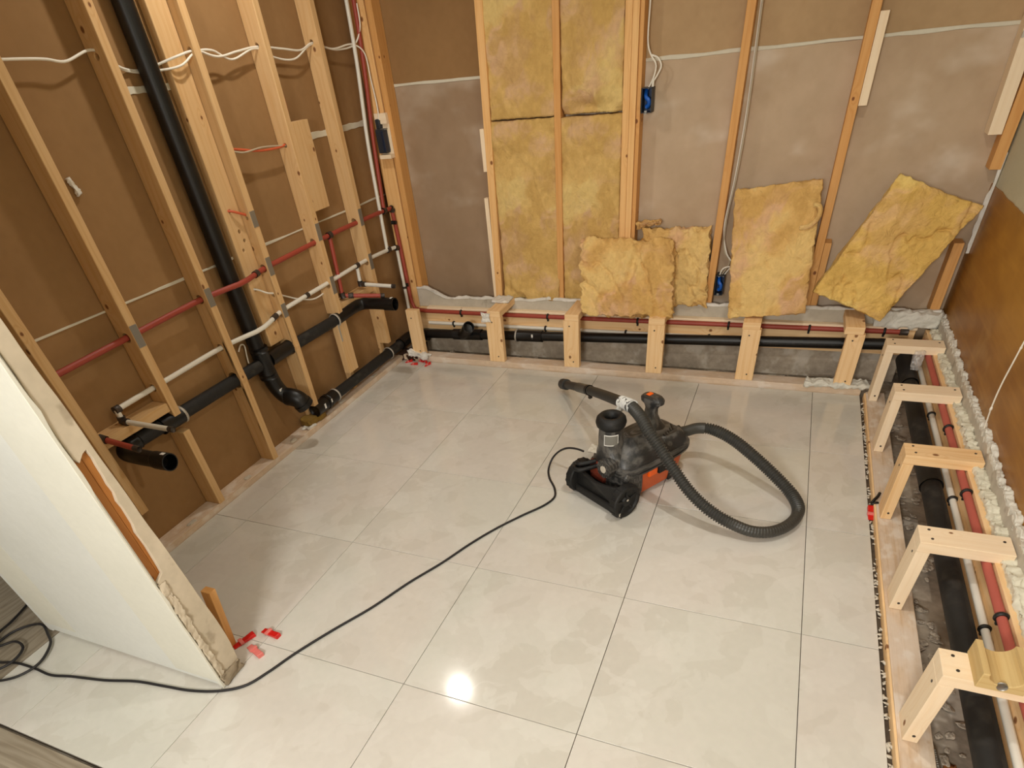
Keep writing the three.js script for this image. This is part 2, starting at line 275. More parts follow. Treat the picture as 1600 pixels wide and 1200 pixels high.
for (let k = 0; k < 9; k++) part(floor, 'floor_plank', bx(-2.6, 2.4, -0.022, -0.002, 1.785 + k * 0.19, 1.785 + k * 0.19 + 0.188, 0.001, 'x'), M.plank);
for (let k = 0; k < 9; k++) part(floor, 'floor_plank', bx(-2.6 + k * 0.1945, -2.6 + k * 0.1945 + 0.193, -0.022, -0.002, -1.6, 1.783, 0.001, 'z'), M.plank);

const ceiling = structure('ceiling'); part(ceiling, 'ceiling_board', bx(-2.7, 2.5, CEIL, CEIL + 0.08, -1.75, 4.2, 0), M.ceil);
const wb = structure('wall_back');
part(wb, 'drywall_panel', bx(XL, -0.131, -0.02, 1.441, ZB - 0.012, ZB, 0.001, 'x'), M.kraftShade); part(wb, 'drywall_panel', bx(-0.129, 2.5, -0.02, 1.441, ZB - 0.012, ZB, 0.001, 'x'), M.kraft); part(wb, 'drywall_panel', bx(XL, -0.131, 1.447, CEIL, ZB - 0.012, ZB, 0.001, 'x'), M.kraftLeft);  // boards left of the split are darker: corner shade painted into their colour
part(wb, 'drywall_panel', bx(-0.129, 2.5, 1.447, CEIL, ZB - 0.012, ZB, 0.001, 'x'), M.kraftUp);
{ const n = 60, up = jag(XL, 2.33, 1.452, 0.003, n, 3), lo = jag(XL, 2.33, 1.439, 0.003, n, 8).reverse(); part(wb, 'seam_compound', boxUV(extr([...up, ...lo], null, 0.007).translate(0, 0, ZB - 0.002), 'x'), M.seam); }
part(wb, 'sheathing', bx(XL - 0.02, 2.5, -0.13, CEIL, -1.75, ZB - 0.012, 0), M.kraftUp);

const wl = structure('wall_left');
part(wl, 'drywall_panel', bx(XL - 0.012, XL, -0.02, 0.926, ZB, 1.31, 0.001, 'z'), M.kraftLeft);
part(wl, 'drywall_panel', bx(XL - 0.012, XL, 0.932, 2.13, ZB, 1.31, 0.001, 'z'), M.kraftLeft);
part(wl, 'drywall_panel', bx(XL - 0.012, XL, 2.135, CEIL, ZB, 1.31, 0.001, 'z'), M.kraftLeft);
{
  const zed = (g) => boxUV(g.rotateY(-Math.PI / 2), 'z');       // shape x -> world z, faces +x
  const bead = (z0, z1, y, h, s) => { const n = 40, up = jag(z0, z1, y + h / 2, 0.002, n, s), lo = jag(z0, z1, y - h / 2, 0.002, n, s + 4).reverse(); return zed(extr([...up, ...lo], null, 0.005, 0.001)).translate(XL + 0.003, 0, 0); };
  part(wl, 'seam_compound', bead(-1.59, 1.3, 0.929, 0.009, 21), M.seam);
  part(wl, 'seam_compound', bead(-0.25, 0.13, 1.556, 0.022, 31), M.seam);
  part(wl, 'seam_compound', bead(-1.5, -0.86, 1.297, 0.026, 37), M.seam);
}
part(wl, 'hall_drywall', bx(XL - 0.028, XL - 0.012, -0.02, CEIL, -1.7, 1.31, 0.001, 'z'), M.paint);

const wr = structure('wall_right');
for (const [a, b] of [[-1.7, 0.62], [0.622, 4.1]]) part(wr, 'wood_panel', boxUV(extr([[a, 0.30], [b, 0.30], ...jag(a, b, 0.895, 0.006, Math.round((b - a) * 24), 91).reverse()], null, 0.02, 0.0008).rotateY(-Math.PI / 2).translate(XR + 0.02, 0, 0), 'z'), M.brown);
part(wr, 'painted_drywall', bx(XR + 0.004, XR + 0.019, 0.86, CEIL, -1.7, 4.1, 0.001, 'z'), M.sage);
part(wr, 'concrete_base', bx(XR - 0.01, XR + 0.02, -0.13, 0.30, -1.7, 4.1, 0.001, 'z'), M.conc);
part(wr, 'sheathing', bx(XR + 0.02, XR + 0.15, -0.13, CEIL, -1.75, 4.2, 0), M.sage);
const wf = structure('wall_front'); part(wf, 'painted_drywall', bx(-2.7, 2.5, -0.13, CEIL, 4.1, 4.2, 0), M.paint);
const wh = structure('wall_hall'); part(wh, 'painted_drywall', bx(-2.7, -2.6, -0.13, CEIL, -1.75, 4.2, 0), M.paint); part(wh, 'painted_drywall', bx(-2.6, XL - 0.02, -0.13, CEIL, -1.75, -1.65, 0), M.paint);

// the short white wall at the left of the entry, its end stripped open
const we = structure('wall_entry', [-0.43, 0, 1.36]);
part(we, 'painted_drywall', bx(-0.873, 0.0, 0.012, CEIL, 1.397, 1.409, 0.001, 'y'), M.paint);
part(we, 'mud_band', bx(-0.20, -0.002, 0.03, CEIL, 1.4092, 1.4102, 0.0004, 'y'), M.mud);
part(we, 'mud_band', bx(-0.873, -0.70, 0.05, CEIL, 1.4092, 1.4100, 0.0004, 'y'), M.mud);
part(we, 'back_drywall', boxUV(extr([[1.309, 0.012], [1.318, 0.45], [1.346, 0.95], [1.363, 1.3], [1.368, CEIL], [1.378, CEIL], [1.373, 1.3], [1.356, 0.95], [1.328, 0.45], [1.319, 0.012]], null, 0.86, 0.001).rotateY(-Math.PI / 2).translate(-0.006, 0, 0), 'y'), M.gypBeige);
part(we, 'end_stud', bx(-0.048, -0.008, 0, CEIL, 1.3735, 1.397, 0.002, 'y'), M.amber); part(we, 'end_stud', bx(-0.048, -0.008, 0, 0.95, 1.352, 1.373, 0.002, 'y'), M.amber);
part(we, 'wall_core', bx(-0.873, -0.06, 0, CEIL, 1.379, 1.396, 0), M.gypBeige);
part(we, 'hall_side', bx(-0.900, -0.873, 0, CEIL, 1.31, 1.409, 0.002, 'y'), M.paint);
{
  const o = []; const E1 = (y) => 1.302 + (y < 0.2 ? 0.012 * st(0.16, 0, y) : 0) + 0.055 * Math.min(1.1, Math.max(0, y - 0.22)) + 0.004 * fbm3(y * 9, 1, 2, 3);                                   // far torn edge
  for (let i = 0; i <= 60; i++) o.push([E1(2.4 * i / 60), Math.max(0.006, 2.4 * i / 60)]);
  o.push([1.398, 2.4]); for (let i = 0; i <= 14; i++) o.push([1.397 + 0.003 * fbm3(i, 4, 1, 2), 2.38 - (2.38 - 0.90) * i / 14]);
  o.push([1.388, 0.885], [1.37, 0.90], [1.357, 0.905]); for (let i = 0; i <= 14; i++) o.push([1.355 + 0.006 * fbm3(i * 0.8, 9, 1, 3) + 0.012 * i / 14, 0.88 - 0.36 * i / 14]);
  o.push([1.368, 0.50], [1.396, 0.485]); for (let i = 0; i <= 10; i++) o.push([1.397 + 0.004 * fbm3(i, 14, 1, 2), 0.47 - 0.46 * i / 10]);
  const g = extr(o, null, 0.012, 0.001).rotateY(-Math.PI / 2); g.translate(0.004, 0, 0); part(we, 'torn_drywall', boxUV(g, 'y'), M.gypBeige);
  const b = []; for (let i = 0; i <= 70; i++) b.push([1.405 - 0.006 * Math.max(0, fbm3(i * 0.5, 3, 3, 3)) * 2, 0.004 + 2.396 * i / 70]); b.push([1.412, 2.4], [1.412, 0.004]);
  part(we, 'corner_bead', boxUV(extr(b, null, 0.016, 0.001).rotateY(-Math.PI / 2).translate(0.010, 0, 0), 'y'), M.mud);
  part(we, 'plaster_residue', slab(0.009, 0.47, 0.026, 151, { nx: 5, ny: 110, nz: 10, amp: 0.006, freq: 60, edge: 0.006 }).translate(0.005, 0.004, 1.389), M.gypBeige);
  part(we, 'plaster_residue', slab(0.014, 0.05, 0.085, 153, { nx: 5, ny: 12, nz: 24, amp: 0.012, freq: 40, edge: 0.008 }).translate(0.006, 0.002, 1.355), SM({ map: plasterTex, roughness: 1, color: 0xa89a86 }));
}

// ------------------------------------------------------------------ left wall: sole plate, studs
const plateL = thing('sole_plate', 'long dusty wooden sole plate under the left stud wall beside the tile edge', 'plate', [-0.83, -0.02, 0.04]);
part(plateL, 'board', bx(-0.874, -0.787, -0.022, 0.03, -1.235, 1.30, 0.003, 'z'), M.pineDusty);
[0.72, 0.33, -0.05, -0.52, -0.9].forEach((z, i) => part(plateL, 'plaster_crumb', slab(0.02, 0.005, 0.03 + 0.03 * hash(i, 1, 1), 200 + i, { nx: 8, ny: 2, nz: 10, amp: 0.006, freq: 60 }).translate(-0.81, 0.029, z), M.dustWhite));

// a stud is a polygon in x (depth) and y (height), extruded through its 38 mm along z
const LG = 'studs of the left wall', BG = 'studs of the back wall';
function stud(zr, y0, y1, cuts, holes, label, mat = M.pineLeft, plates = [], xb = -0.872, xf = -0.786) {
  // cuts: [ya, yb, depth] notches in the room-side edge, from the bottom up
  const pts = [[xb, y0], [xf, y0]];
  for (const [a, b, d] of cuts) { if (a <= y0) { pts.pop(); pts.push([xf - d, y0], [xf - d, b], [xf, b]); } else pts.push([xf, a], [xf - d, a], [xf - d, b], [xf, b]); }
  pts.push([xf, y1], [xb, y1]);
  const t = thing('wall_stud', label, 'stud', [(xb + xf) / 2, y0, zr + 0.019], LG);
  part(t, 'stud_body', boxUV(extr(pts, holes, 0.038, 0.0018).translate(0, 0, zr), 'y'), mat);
  for (const [a, b] of plates) part(t, 'nail_plate', bx(xf - 0.0005, xf + 0.0015, a, b, zr + 0.003, zr + 0.036, 0.0006, 'y'), M.steel, 'grey steel nail plate');
  return t;
}
const RY = (z) => 0.848 - 0.022 * z - 0.012 * Math.max(0, z);          // red pipe height along the wall
const WY = (z) => 0.632 - 0.022 * z;                                   // white pipe
const DY = (z) => 0.470 + 0.006 * z;                                   // horizontal drain
const CH = 1.655;
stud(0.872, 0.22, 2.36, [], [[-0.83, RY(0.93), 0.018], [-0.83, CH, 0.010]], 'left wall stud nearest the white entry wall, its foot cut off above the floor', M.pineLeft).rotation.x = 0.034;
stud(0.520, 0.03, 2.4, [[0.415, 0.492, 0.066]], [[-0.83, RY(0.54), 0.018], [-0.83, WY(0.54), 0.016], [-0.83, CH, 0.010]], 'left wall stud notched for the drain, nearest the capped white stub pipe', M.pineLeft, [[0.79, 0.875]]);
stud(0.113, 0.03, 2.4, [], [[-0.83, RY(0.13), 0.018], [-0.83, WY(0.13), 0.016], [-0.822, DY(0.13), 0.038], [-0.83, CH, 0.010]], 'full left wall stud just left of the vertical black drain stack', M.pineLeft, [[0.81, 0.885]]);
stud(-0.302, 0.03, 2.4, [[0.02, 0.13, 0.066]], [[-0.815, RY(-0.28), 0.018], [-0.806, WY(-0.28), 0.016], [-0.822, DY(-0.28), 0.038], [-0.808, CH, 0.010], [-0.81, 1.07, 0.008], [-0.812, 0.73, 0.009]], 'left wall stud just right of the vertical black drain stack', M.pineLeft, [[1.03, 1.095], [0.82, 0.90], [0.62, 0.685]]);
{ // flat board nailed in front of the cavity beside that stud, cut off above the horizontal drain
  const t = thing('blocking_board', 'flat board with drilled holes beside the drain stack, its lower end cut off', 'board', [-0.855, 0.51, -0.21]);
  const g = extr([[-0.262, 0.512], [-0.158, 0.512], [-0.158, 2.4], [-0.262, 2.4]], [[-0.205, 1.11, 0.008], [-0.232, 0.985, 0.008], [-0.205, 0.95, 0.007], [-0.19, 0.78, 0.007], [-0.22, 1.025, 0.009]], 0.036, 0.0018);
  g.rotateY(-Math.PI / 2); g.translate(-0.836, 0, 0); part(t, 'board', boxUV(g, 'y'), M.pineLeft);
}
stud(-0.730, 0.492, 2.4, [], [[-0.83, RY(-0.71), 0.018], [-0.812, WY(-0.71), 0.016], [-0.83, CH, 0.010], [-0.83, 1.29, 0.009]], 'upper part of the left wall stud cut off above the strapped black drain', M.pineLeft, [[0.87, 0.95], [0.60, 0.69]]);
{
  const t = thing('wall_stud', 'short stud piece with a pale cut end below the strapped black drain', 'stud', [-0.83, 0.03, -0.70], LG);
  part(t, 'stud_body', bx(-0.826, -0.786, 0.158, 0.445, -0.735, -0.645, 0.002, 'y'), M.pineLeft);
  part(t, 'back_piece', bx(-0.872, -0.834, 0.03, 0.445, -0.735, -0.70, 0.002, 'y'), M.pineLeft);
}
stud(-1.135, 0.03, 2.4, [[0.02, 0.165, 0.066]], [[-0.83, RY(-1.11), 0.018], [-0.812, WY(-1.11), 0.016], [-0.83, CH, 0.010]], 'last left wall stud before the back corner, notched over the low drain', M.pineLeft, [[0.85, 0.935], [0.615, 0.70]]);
solo('blocking_board', 'flat wooden backing board fixed high between the two studs near the corner', 'board', bx(-0.824, -0.786, 1.0, 1.375, -0.858, -0.732, 0.002, 'y'), M.pineLeft);
solo('blocking', 'horizontal wooden block behind the white and red stub pipes beside the entry wall', 'block', bx(-0.872, -0.79, 0.520, 0.558, 0.56, 0.913, 0.002, 'z'), M.pineLeft);
solo('blocking', 'horizontal wooden block behind the stub pipes near the back corner', 'block', bx(-0.872, -0.80, 0.495, 0.533, -1.095, -0.732, 0.002, 'z'), M.pineLeft);

// ------------------------------------------------------------------ pipes on the left wall
function pipeRun(name, label, category, mat, segs, r, fits, clips, clipAxis, group) {
  const f = segs[0][0], t = thing(name, label, category, f, group);
  for (const s of segs) part(t, 'pipe', s.length === 2 ? rod(s[0], s[1], r) : tube(s, r, 40, 14), mat);
  for (const [a, b, k] of fits || []) part(t, 'fitting', rod(a, b, r * (k ?? 1.35)), M.crimp);
  for (const c of clips || []) part(t, 'pipe_clip', clipAxis(c), M.blackClip);
  return t;
}
const off = (p, d) => [p[0] + d[0], p[1] + d[1], p[2] + d[2]];
{
  const bow = (z) => Math.exp(-((z + 0.07) ** 2) / 0.018), P = (z) => [-0.83 + 0.012 * st(0, -0.3, z) + 0.052 * bow(z), RY(z), z];
  const t = pipeRun('red_water_pipe', 'red plastic hot water pipe running through the left wall studs into the corner', 'pipe', M.red,
    [[P(0.95), P(0.5), P(0.25), P(0.13), P(0.04), P(-0.07), P(-0.17), P(-0.23), P(-0.28), P(-0.5), P(-0.9), [-0.81, 0.868, -1.40]], [[-0.81, 0.868, -1.40], [-0.802, 0.865, -1.475]], [[-0.81, 0.868, -1.40], [-0.812, 1.2, -1.44], [-0.79, 1.6, -1.47], [-0.765, 2.39, -1.475]],
      [[-0.818, RY(-0.83), -0.83], [-0.815, 0.56, -0.80]], [[-0.81, 0.56, -0.80], [-0.80, 0.555, -0.815]], [[-0.80, 0.555, -0.815], [-0.63, 0.524, -0.93]]], 0.0115,
    [[P(-0.175), P(-0.205)], [[-0.81, 0.868, -1.385], [-0.81, 0.868, -1.415], 1.6], [[-0.818, RY(-0.83), -0.815], [-0.818, RY(-0.83), -0.845], 1.5], [[-0.79, 0.553, -0.822], [-0.765, 0.549, -0.838]], [[-0.64, 0.526, -0.923], [-0.62, 0.522, -0.937], 1.1], [[-0.815, 0.575, -0.80], [-0.81, 0.545, -0.80], 1.5]]);
  part(t, 'stub', tube([[-0.83, RY(0.93), 0.93], [-0.825, 0.70, 0.905], [-0.82, 0.575, 0.885], [-0.79, 0.556, 0.87], [-0.65, 0.531, 0.861]], 0.0115, 40, 14), M.red);
  part(t, 'stub_cap', rod([-0.66, 0.533, 0.861], [-0.635, 0.528, 0.861], 0.0125), M.crimp);
  part(t, 'fitting', rod([-0.81, 0.565, 0.876], [-0.785, 0.555, 0.869], 0.016), M.crimp);
}
{
  const bow = (z) => Math.exp(-((z + 0.07) ** 2) / 0.018), P = (z) => [-0.83 + 0.02 * st(0, -0.3, z) + 0.050 * bow(z), WY(z) + 0.012 * st(-0.1, -0.3, z), z];
  pipeRun('white_water_pipe', 'white plastic cold water pipe running through the left wall studs to the corner', 'pipe', M.white,
    [[P(0.74), P(0.5), P(0.25), P(0.13), P(0.04), P(-0.07), P(-0.17), P(-0.23), P(-0.28), P(-0.4), P(-0.7), P(-1.1), [-0.81, 0.66, -1.36]], [[-0.81, 0.66, -1.36], [-0.8, 0.655, -1.44]], [[-0.8, 0.645, -1.445], [-0.8, 0.225, -1.445]],
      [[-0.812, 0.665, -1.35], [-0.812, 1.2, -1.38], [-0.80, 1.6, -1.42], [-0.79, 2.39, -1.44]], [[-0.83, 0.615, 0.745], [-0.82, 0.575, 0.752]], [[-0.82, 0.57, 0.752], [-0.565, 0.565, 0.752]],
      [[-0.812, 0.662, -1.0], [-0.81, 0.575, -0.99]], [[-0.81, 0.566, -0.99], [-0.585, 0.557, -0.995]]], 0.0105,
    [[P(0.755), P(0.73), 1.5], [[-0.82, 0.59, 0.75], [-0.82, 0.565, 0.752], 1.5], [[-0.82, 0.57, 0.752], [-0.79, 0.569, 0.752], 1.4], [[-0.57, 0.565, 0.752], [-0.548, 0.565, 0.752], 1.1],
      [P(-0.19), P(-0.23), 1.3], [P(-0.49), P(-0.515), 1.3], [P(-0.985), P(-1.015), 1.4], [[-0.81, 0.66, -1.345], [-0.81, 0.66, -1.375], 1.6], [[-0.8, 0.655, -1.425], [-0.8, 0.645, -1.455], 1.6],
      [[-0.81, 0.585, -0.99], [-0.81, 0.555, -0.99], 1.5], [[-0.81, 0.566, -0.99], [-0.775, 0.565, -0.991], 1.4], [[-0.595, 0.558, -0.995], [-0.575, 0.557, -0.996], 1.15], [[-0.8, 0.415, -1.445], [-0.8, 0.402, -1.445], 1.5]]);
}
{ // vertical drain stack
  const t = thing('drain_stack', 'thick vertical black drain stack between the left wall studs', 'pipe', [-0.818, 0.24, -0.06]);
  part(t, 'stack_pipe', rod([-0.832, 0.50, -0.060], [-0.832, 2.395, -0.048], 0.038, 24), M.abs);
  part(t, 'wye_fitting', rod([-0.828, 0.41, -0.064], [-0.828, 0.53, -0.062], 0.043, 24), M.abs);
  part(t, 'lower_pipe', tube([[-0.828, 0.44, -0.066], [-0.822, 0.36, -0.072], [-0.81, 0.315, -0.078], [-0.785, 0.285, -0.082], [-0.745, 0.275, -0.086]], 0.041, 24, 22), M.abs);
  part(t, 'elbow', tube([[-0.775, 0.28, -0.084], [-0.735, 0.275, -0.088], [-0.712, 0.262, -0.094], [-0.700, 0.235, -0.104]], 0.046, 20, 22), M.abs);
  part(t, 'rim', openEnd([-0.704, 0.245, -0.10], [-0.697, 0.222, -0.108], 0.050), M.abs);
  part(t, 'sticker', bx(-0.776, -0.7745, 0.322, 0.334, -0.075, -0.048, 0.0004, 'z'), M.sticker);
  for (const y of [0.535, 0.40]) part(t, 'hub', rod([-0.828, y - 0.012, -0.064], [-0.828, y + 0.012, -0.064], 0.045, 24), M.abs);
}
{ // horizontal drain through the studs with a stub at each end
  const t = thing('drain_branch', 'horizontal black drain pipe through the left wall studs with two open stubs', 'pipe', [-0.8, 0.44, 0.05]);
  part(t, 'pipe', rod([-0.822, DY(0.80), 0.80], [-0.822, DY(-0.03), -0.02], 0.029, 20), M.absDusty);
  part(t, 'pipe', rod([-0.822, DY(-0.1), -0.1], [-0.805, DY(-0.68), -0.69], 0.029, 20), M.absDusty);
  part(t, 'tee_arm', rod([-0.822, DY(-0.16), -0.10], [-0.822, DY(-0.2), -0.275], 0.035, 20), M.abs);
  part(t, 'coupling', rod([-0.815, DY(0.6), 0.62], [-0.815, DY(0.5), 0.505], 0.035, 20), M.abs);
  part(t, 'elbow', tube([[-0.806, DY(-0.68), -0.66], [-0.80, 0.474, -0.80], [-0.795, 0.476, -0.87], [-0.77, 0.478, -0.912], [-0.72, 0.479, -0.921], [-0.60, 0.480, -0.921]], 0.032, 40, 20), M.abs);
  part(t, 'open_end', openEnd([-0.62, 0.480, -0.921], [-0.548, 0.481, -0.921], 0.0355), M.abs);
  part(t, 'elbow', tube([[-0.82, DY(0.75), 0.74], [-0.815, DY(0.8), 0.80], [-0.79, 0.472, 0.826], [-0.74, 0.468, 0.829], [-0.62, 0.466, 0.829]], 0.032, 30, 20), M.abs);
  part(t, 'open_end', openEnd([-0.62, 0.466, 0.829], [-0.548, 0.466, 0.829], 0.0355), M.abs);
  part(t, 'sticker', bx(-0.575, -0.556, 0.4995, 0.5022, 0.822, 0.836, 0.0003, 'x'), M.sticker); part(t, 'sticker', bx(-0.575, -0.562, 0.5145, 0.5172, -0.93, -0.912, 0.0003, 'x'), M.sticker);
  for (const [z, x] of [[0.502, -0.817], [-0.665, -0.806]]) { const g = new THREE.TorusGeometry(0.035, 0.0035, 8, 26); g.scale(1, 1, 2.2); part(t, 'strap', g.translate(x, DY(z), z), M.strap, 'thin grey hanger strap'); }
  part(t, 'strap', bx(-0.788, -0.784, 0.35, 0.46, -0.662, -0.650, 0.0005, 'y'), M.strap, 'thin grey hanger strap');
}
{
  const t = thing('low_drain_pipe', 'black drain pipe running low along the left sole plate into the back corner', 'pipe', [-0.8, 0.05, -0.75]);
  part(t, 'pipe', rod([-0.803, 0.098, -0.42], [-0.80, 0.098, -1.30], 0.030, 20), M.absDusty);
  part(t, 'coupling', rod([-0.803, 0.098, -0.27], [-0.803, 0.098, -0.475], 0.037, 22), M.abs);
  part(t, 'hub', rod([-0.803, 0.098, -0.375], [-0.803, 0.098, -0.40], 0.041, 22), M.abs);
  part(t, 'elbow', tube([[-0.80, 0.098, -1.25], [-0.80, 0.100, -1.33], [-0.79, 0.103, -1.38], [-0.75, 0.106, -1.41], [-0.66, 0.110, -1.413]], 0.037, 26, 20), M.abs);
  for (const z of [-0.475, -1.10]) { const g = new THREE.TorusGeometry(0.037, 0.003, 8, 26); g.scale(1, 1, 2.2); part(t, 'strap', g.translate(-0.802, 0.098, z), M.strap, 'thin grey hanger strap'); }
  part(t, 'sticker', bx(-0.7665, -0.7645, 0.09, 0.118, -0.335, -0.322, 0.0003, 'y'), M.sticker); part(t, 'sticker', bx(-0.7605, -0.7590, 0.10, 0.12, -0.392, -0.383, 0.0003, 'y'), M.sticker);
}
solo('torn_insulation', 'ragged olive scrap of insulation under the coupling of the low drain', 'insulation', slab(0.07, 0.045, 0.15, 5, { nx: 14, ny: 8, nz: 20, amp: 0.012, freq: 30 }).translate(-0.832, 0.03, -0.27), SM({ map: insTex, roughness: 1, color: 0x9a8f5e }));
solo('torn_paper', 'crumpled scrap of white paper on the sole plate below the low drain', 'paper', slab(0.05, 0.012, 0.09, 15, { nx: 12, ny: 3, nz: 16, amp: 0.02, freq: 34 }).translate(-0.815, 0.03, -0.20), M.plaster);

// ------------------------------------------------------------------ cables on the left wall
{
  const t = thing('white_cable', 'pair of white electrical cables strung high through the left wall studs', 'cable', [-0.83, 1.6, -0.3]);
  part(t, 'strand', tube([[-0.83, 1.663, 1.2], [-0.83, 1.664, 0.75], [-0.83, 1.663, 0.496], [-0.83, 1.657, 0.347], [-0.83, 1.648, 0.284], [-0.83, 1.673, 0.165], [-0.83, 1.66, 0.11], [-0.84, 1.632, 0.079], [-0.867, 1.613, 0.0], [-0.867, 1.612, -0.08], [-0.84, 1.625, -0.13], [-0.80, 1.641, -0.19], [-0.805, 1.652, -0.289], [-0.82, 1.63, -0.42], [-0.83, 1.642, -0.555], [-0.83, 1.652, -0.683], [-0.83, 1.64, -0.858], [-0.83, 1.63, -1.0], [-0.83, 1.652, -1.10], [-0.83, 1.635, -1.188], [-0.83, 1.62, -1.322], [-0.80, 1.639, -1.44], [-0.775, 1.70, -1.475], [-0.77, 1.79, -1.48]], 0.0042, 260, 8), M.cable);
  part(t, 'strand', tube([[-0.83, 1.655, 0.10], [-0.855, 1.62, 0.05], [-0.868, 1.606, -0.02], [-0.86, 1.604, -0.09], [-0.805, 1.612, -0.189], [-0.805, 1.648, -0.288], [-0.82, 1.65, -0.401], [-0.83, 1.618, -0.504], [-0.83, 1.647, -0.681], [-0.83, 1.611, -0.796], [-0.83, 1.6, -0.933], [-0.83, 1.648, -1.1], [-0.83, 1.625, -1.267], [-0.80, 1.634, -1.42], [-0.775, 1.60, -1.465], [-0.77, 1.48, -1.475], [-0.765, 1.35, -1.478], [-0.77, 1.275, -1.47]], 0.0038, 200, 8), M.cable);
}
{
  const t = thing('orange_cable', 'short orange cable looped between the drain stack stud and the next stud', 'cable', [-0.83, 1.28, -0.5]);
  part(t, 'strand', tube([[-0.83, 1.33, -0.29], [-0.825, 1.318, -0.37], [-0.825, 1.296, -0.50], [-0.83, 1.292, -0.68], [-0.845, 1.31, -0.76], [-0.852, 1.38, -0.80], [-0.852, 1.53, -0.802]], 0.005, 70, 8), M.orangeCable);
  part(t, 'strand', tube([[-0.82, 1.324, -0.30], [-0.818, 1.305, -0.38], [-0.822, 1.306, -0.52], [-0.83, 1.29, -0.70]], 0.0035, 40, 8), M.greyCable);
}
solo('orange_cable', 'stub of orange cable bridging two drilled holes right of the drain stack', 'cable', tube([[-0.845, 1.115, -0.19], [-0.826, 1.11, -0.205], [-0.812, 1.09, -0.25], [-0.81, 1.07, -0.30]], 0.0055, 20, 8), M.orangeCable);
{
  const t = thing('white_cable', 'white cable slung low between the drain stack stud and the cut stud', 'cable', [-0.85, 0.6, -0.5]);
  part(t, 'strand', tube([[-0.84, 0.785, -0.18], [-0.822, 0.78, -0.19], [-0.806, 0.755, -0.225], [-0.81, 0.732, -0.29], [-0.85, 0.69, -0.38], [-0.86, 0.635, -0.50], [-0.862, 0.60, -0.62], [-0.855, 0.615, -0.74], [-0.84, 0.655, -0.80], [-0.82, 0.68, -0.83]], 0.0042, 80, 8), M.cable);
}
solo('wire_hook', 'thin white hooked wire hanging left of the drain stack above the branch pipe', 'wire', tube([[-0.862, 0.56, 0.03], [-0.86, 0.583, 0.005], [-0.86, 0.575, -0.014], [-0.86, 0.52, -0.005], [-0.86, 0.49, 0.0]], 0.0035, 30, 8), M.cable);
solo('plaster_blob', 'small white blob of plaster stuck high on the left wall board', 'plaster', slab(0.01, 0.055, 0.025, 77, { nx: 5, ny: 16, nz: 10, amp: 0.012, freq: 50 }).rotateX(0.3).translate(-0.866, 1.295, 0.43), M.plaster);

// ------------------------------------------------------------------ back wall: studs
const ZF = -1.505;
function backStud(xa, xb, y0, y1, label, mat, lean = 0, z1 = ZF, z0 = -1.592) {
  const t = thing('wall_stud', label, 'stud', [(xa + xb) / 2, y0, (z0 + z1) / 2], BG);
  const g = bx(xa, xb, y0, y1, z0, z1, 0.002, 'y'); if (lean) { const p = g.attributes.position; for (let i = 0; i < p.count; i++) p.setX(i, p.getX(i) + (p.getY(i) - y0) * lean); }
  part(t, 'stud_body', g, mat); return t;
}
backStud(-0.842, -0.745, 0.02, 2.4, 'corner stud of the back wall carrying the red riser pipe', M.pineWarm);
backStud(-0.737, -0.699, 0.285, 2.4, 'corner stud of the back wall right of the red riser pipe', M.pineOrange);
const sI = backStud(-0.160, -0.117, 0.335, 2.4, 'back wall stud left of the fitted yellow insulation', M.pineWarm, 0.030);
for (const [a, b] of [[1.03, 1.228], [0.345, 0.90]]) part(sI, 'shim_strip', bx(-0.183 + a * 0.022, -0.158 + a * 0.022, a, b, -1.54, -1.508, 0.001, 'y'), M.pinePale, 'pale wood strip');
backStud(0.262, 0.298, 0.335, 2.4, 'back wall stud between the two fitted columns of insulation', M.pineOrange, 0.014);
{ const t = backStud(0.636, 0.670, 0.335, 2.4, 'built-up post of three studs right of the fitted insulation', M.pineWarm); part(t, 'stud_body', bx(0.671, 0.703, 0.335, 2.4, -1.592, ZF + 0.002, 0.002, 'y'), M.pineWarm); part(t, 'stud_body', bx(0.704, 0.724, 0.335, 2.4, -1.592, ZF - 0.006, 0.002, 'y'), M.pineOrange); }
backStud(1.146, 1.184, 0.335, 2.4, 'back wall stud with a cable stapled down its right side', M.pineOrange, 0.018);
const sB = backStud(1.660, 1.699, 0.335, 2.4, 'back wall stud behind the upright loose insulation batt', M.pineOrange);
part(sB, 'cleat', bx(1.700, 1.735, 1.217, 1.527, -1.54, ZF + 0.002, 0.002, 'y'), M.pinePale, 'pale wood cleat');
solo('stud_offcut', 'short orange stud piece standing at the foot of the stud beside the tilted batt', 'stud', bx(1.700, 1.732, 0.345, 0.665, -1.592, ZF, 0.002, 'y'), M.pineOrange);
{ const t = backStud(2.285, 2.330, 0.958, 2.4, 'back wall corner stud ending above the brown wall panel', M.pineOrange); const g = bx(2.232, 2.283, 1.086, 2.4, -1.592, ZF + 0.004, 0.002, 'y'), p = g.attributes.position; for (let i = 0; i < p.count; i++) p.setX(i, p.getX(i) - (p.getY(i) - 1.086) * 0.03); part(t, 'front_board', g, M.pinePale, 'pale board with grey plaster smears'); part(t, 'front_board', bx(2.236, 2.292, 1.40, 1.46, ZF + 0.003, ZF + 0.006, 0.0005, 'x').translate(-0.012, 0, 0), M.gyp); }
solo('wall_stud', 'short leaning stud in the right back corner below the tilted batt', 'stud', (() => { const g = bx(2.258, 2.302, 0.345, 0.666, -1.592, ZF, 0.002, 'y'); return g; })(), M.pineOrange);
solo('drywall_edge', 'narrow torn white drywall edge in the right back corner above the wood panel', 'drywall', boxUV(extr([...jag(0, 0.40, 0.012, 0.006, 20, 44), [0.40, -0.004], [0, -0.004]], null, 0.01).rotateZ(Math.PI / 2).translate(2.330, 0.62, -1.52), 'y'), M.plaster);

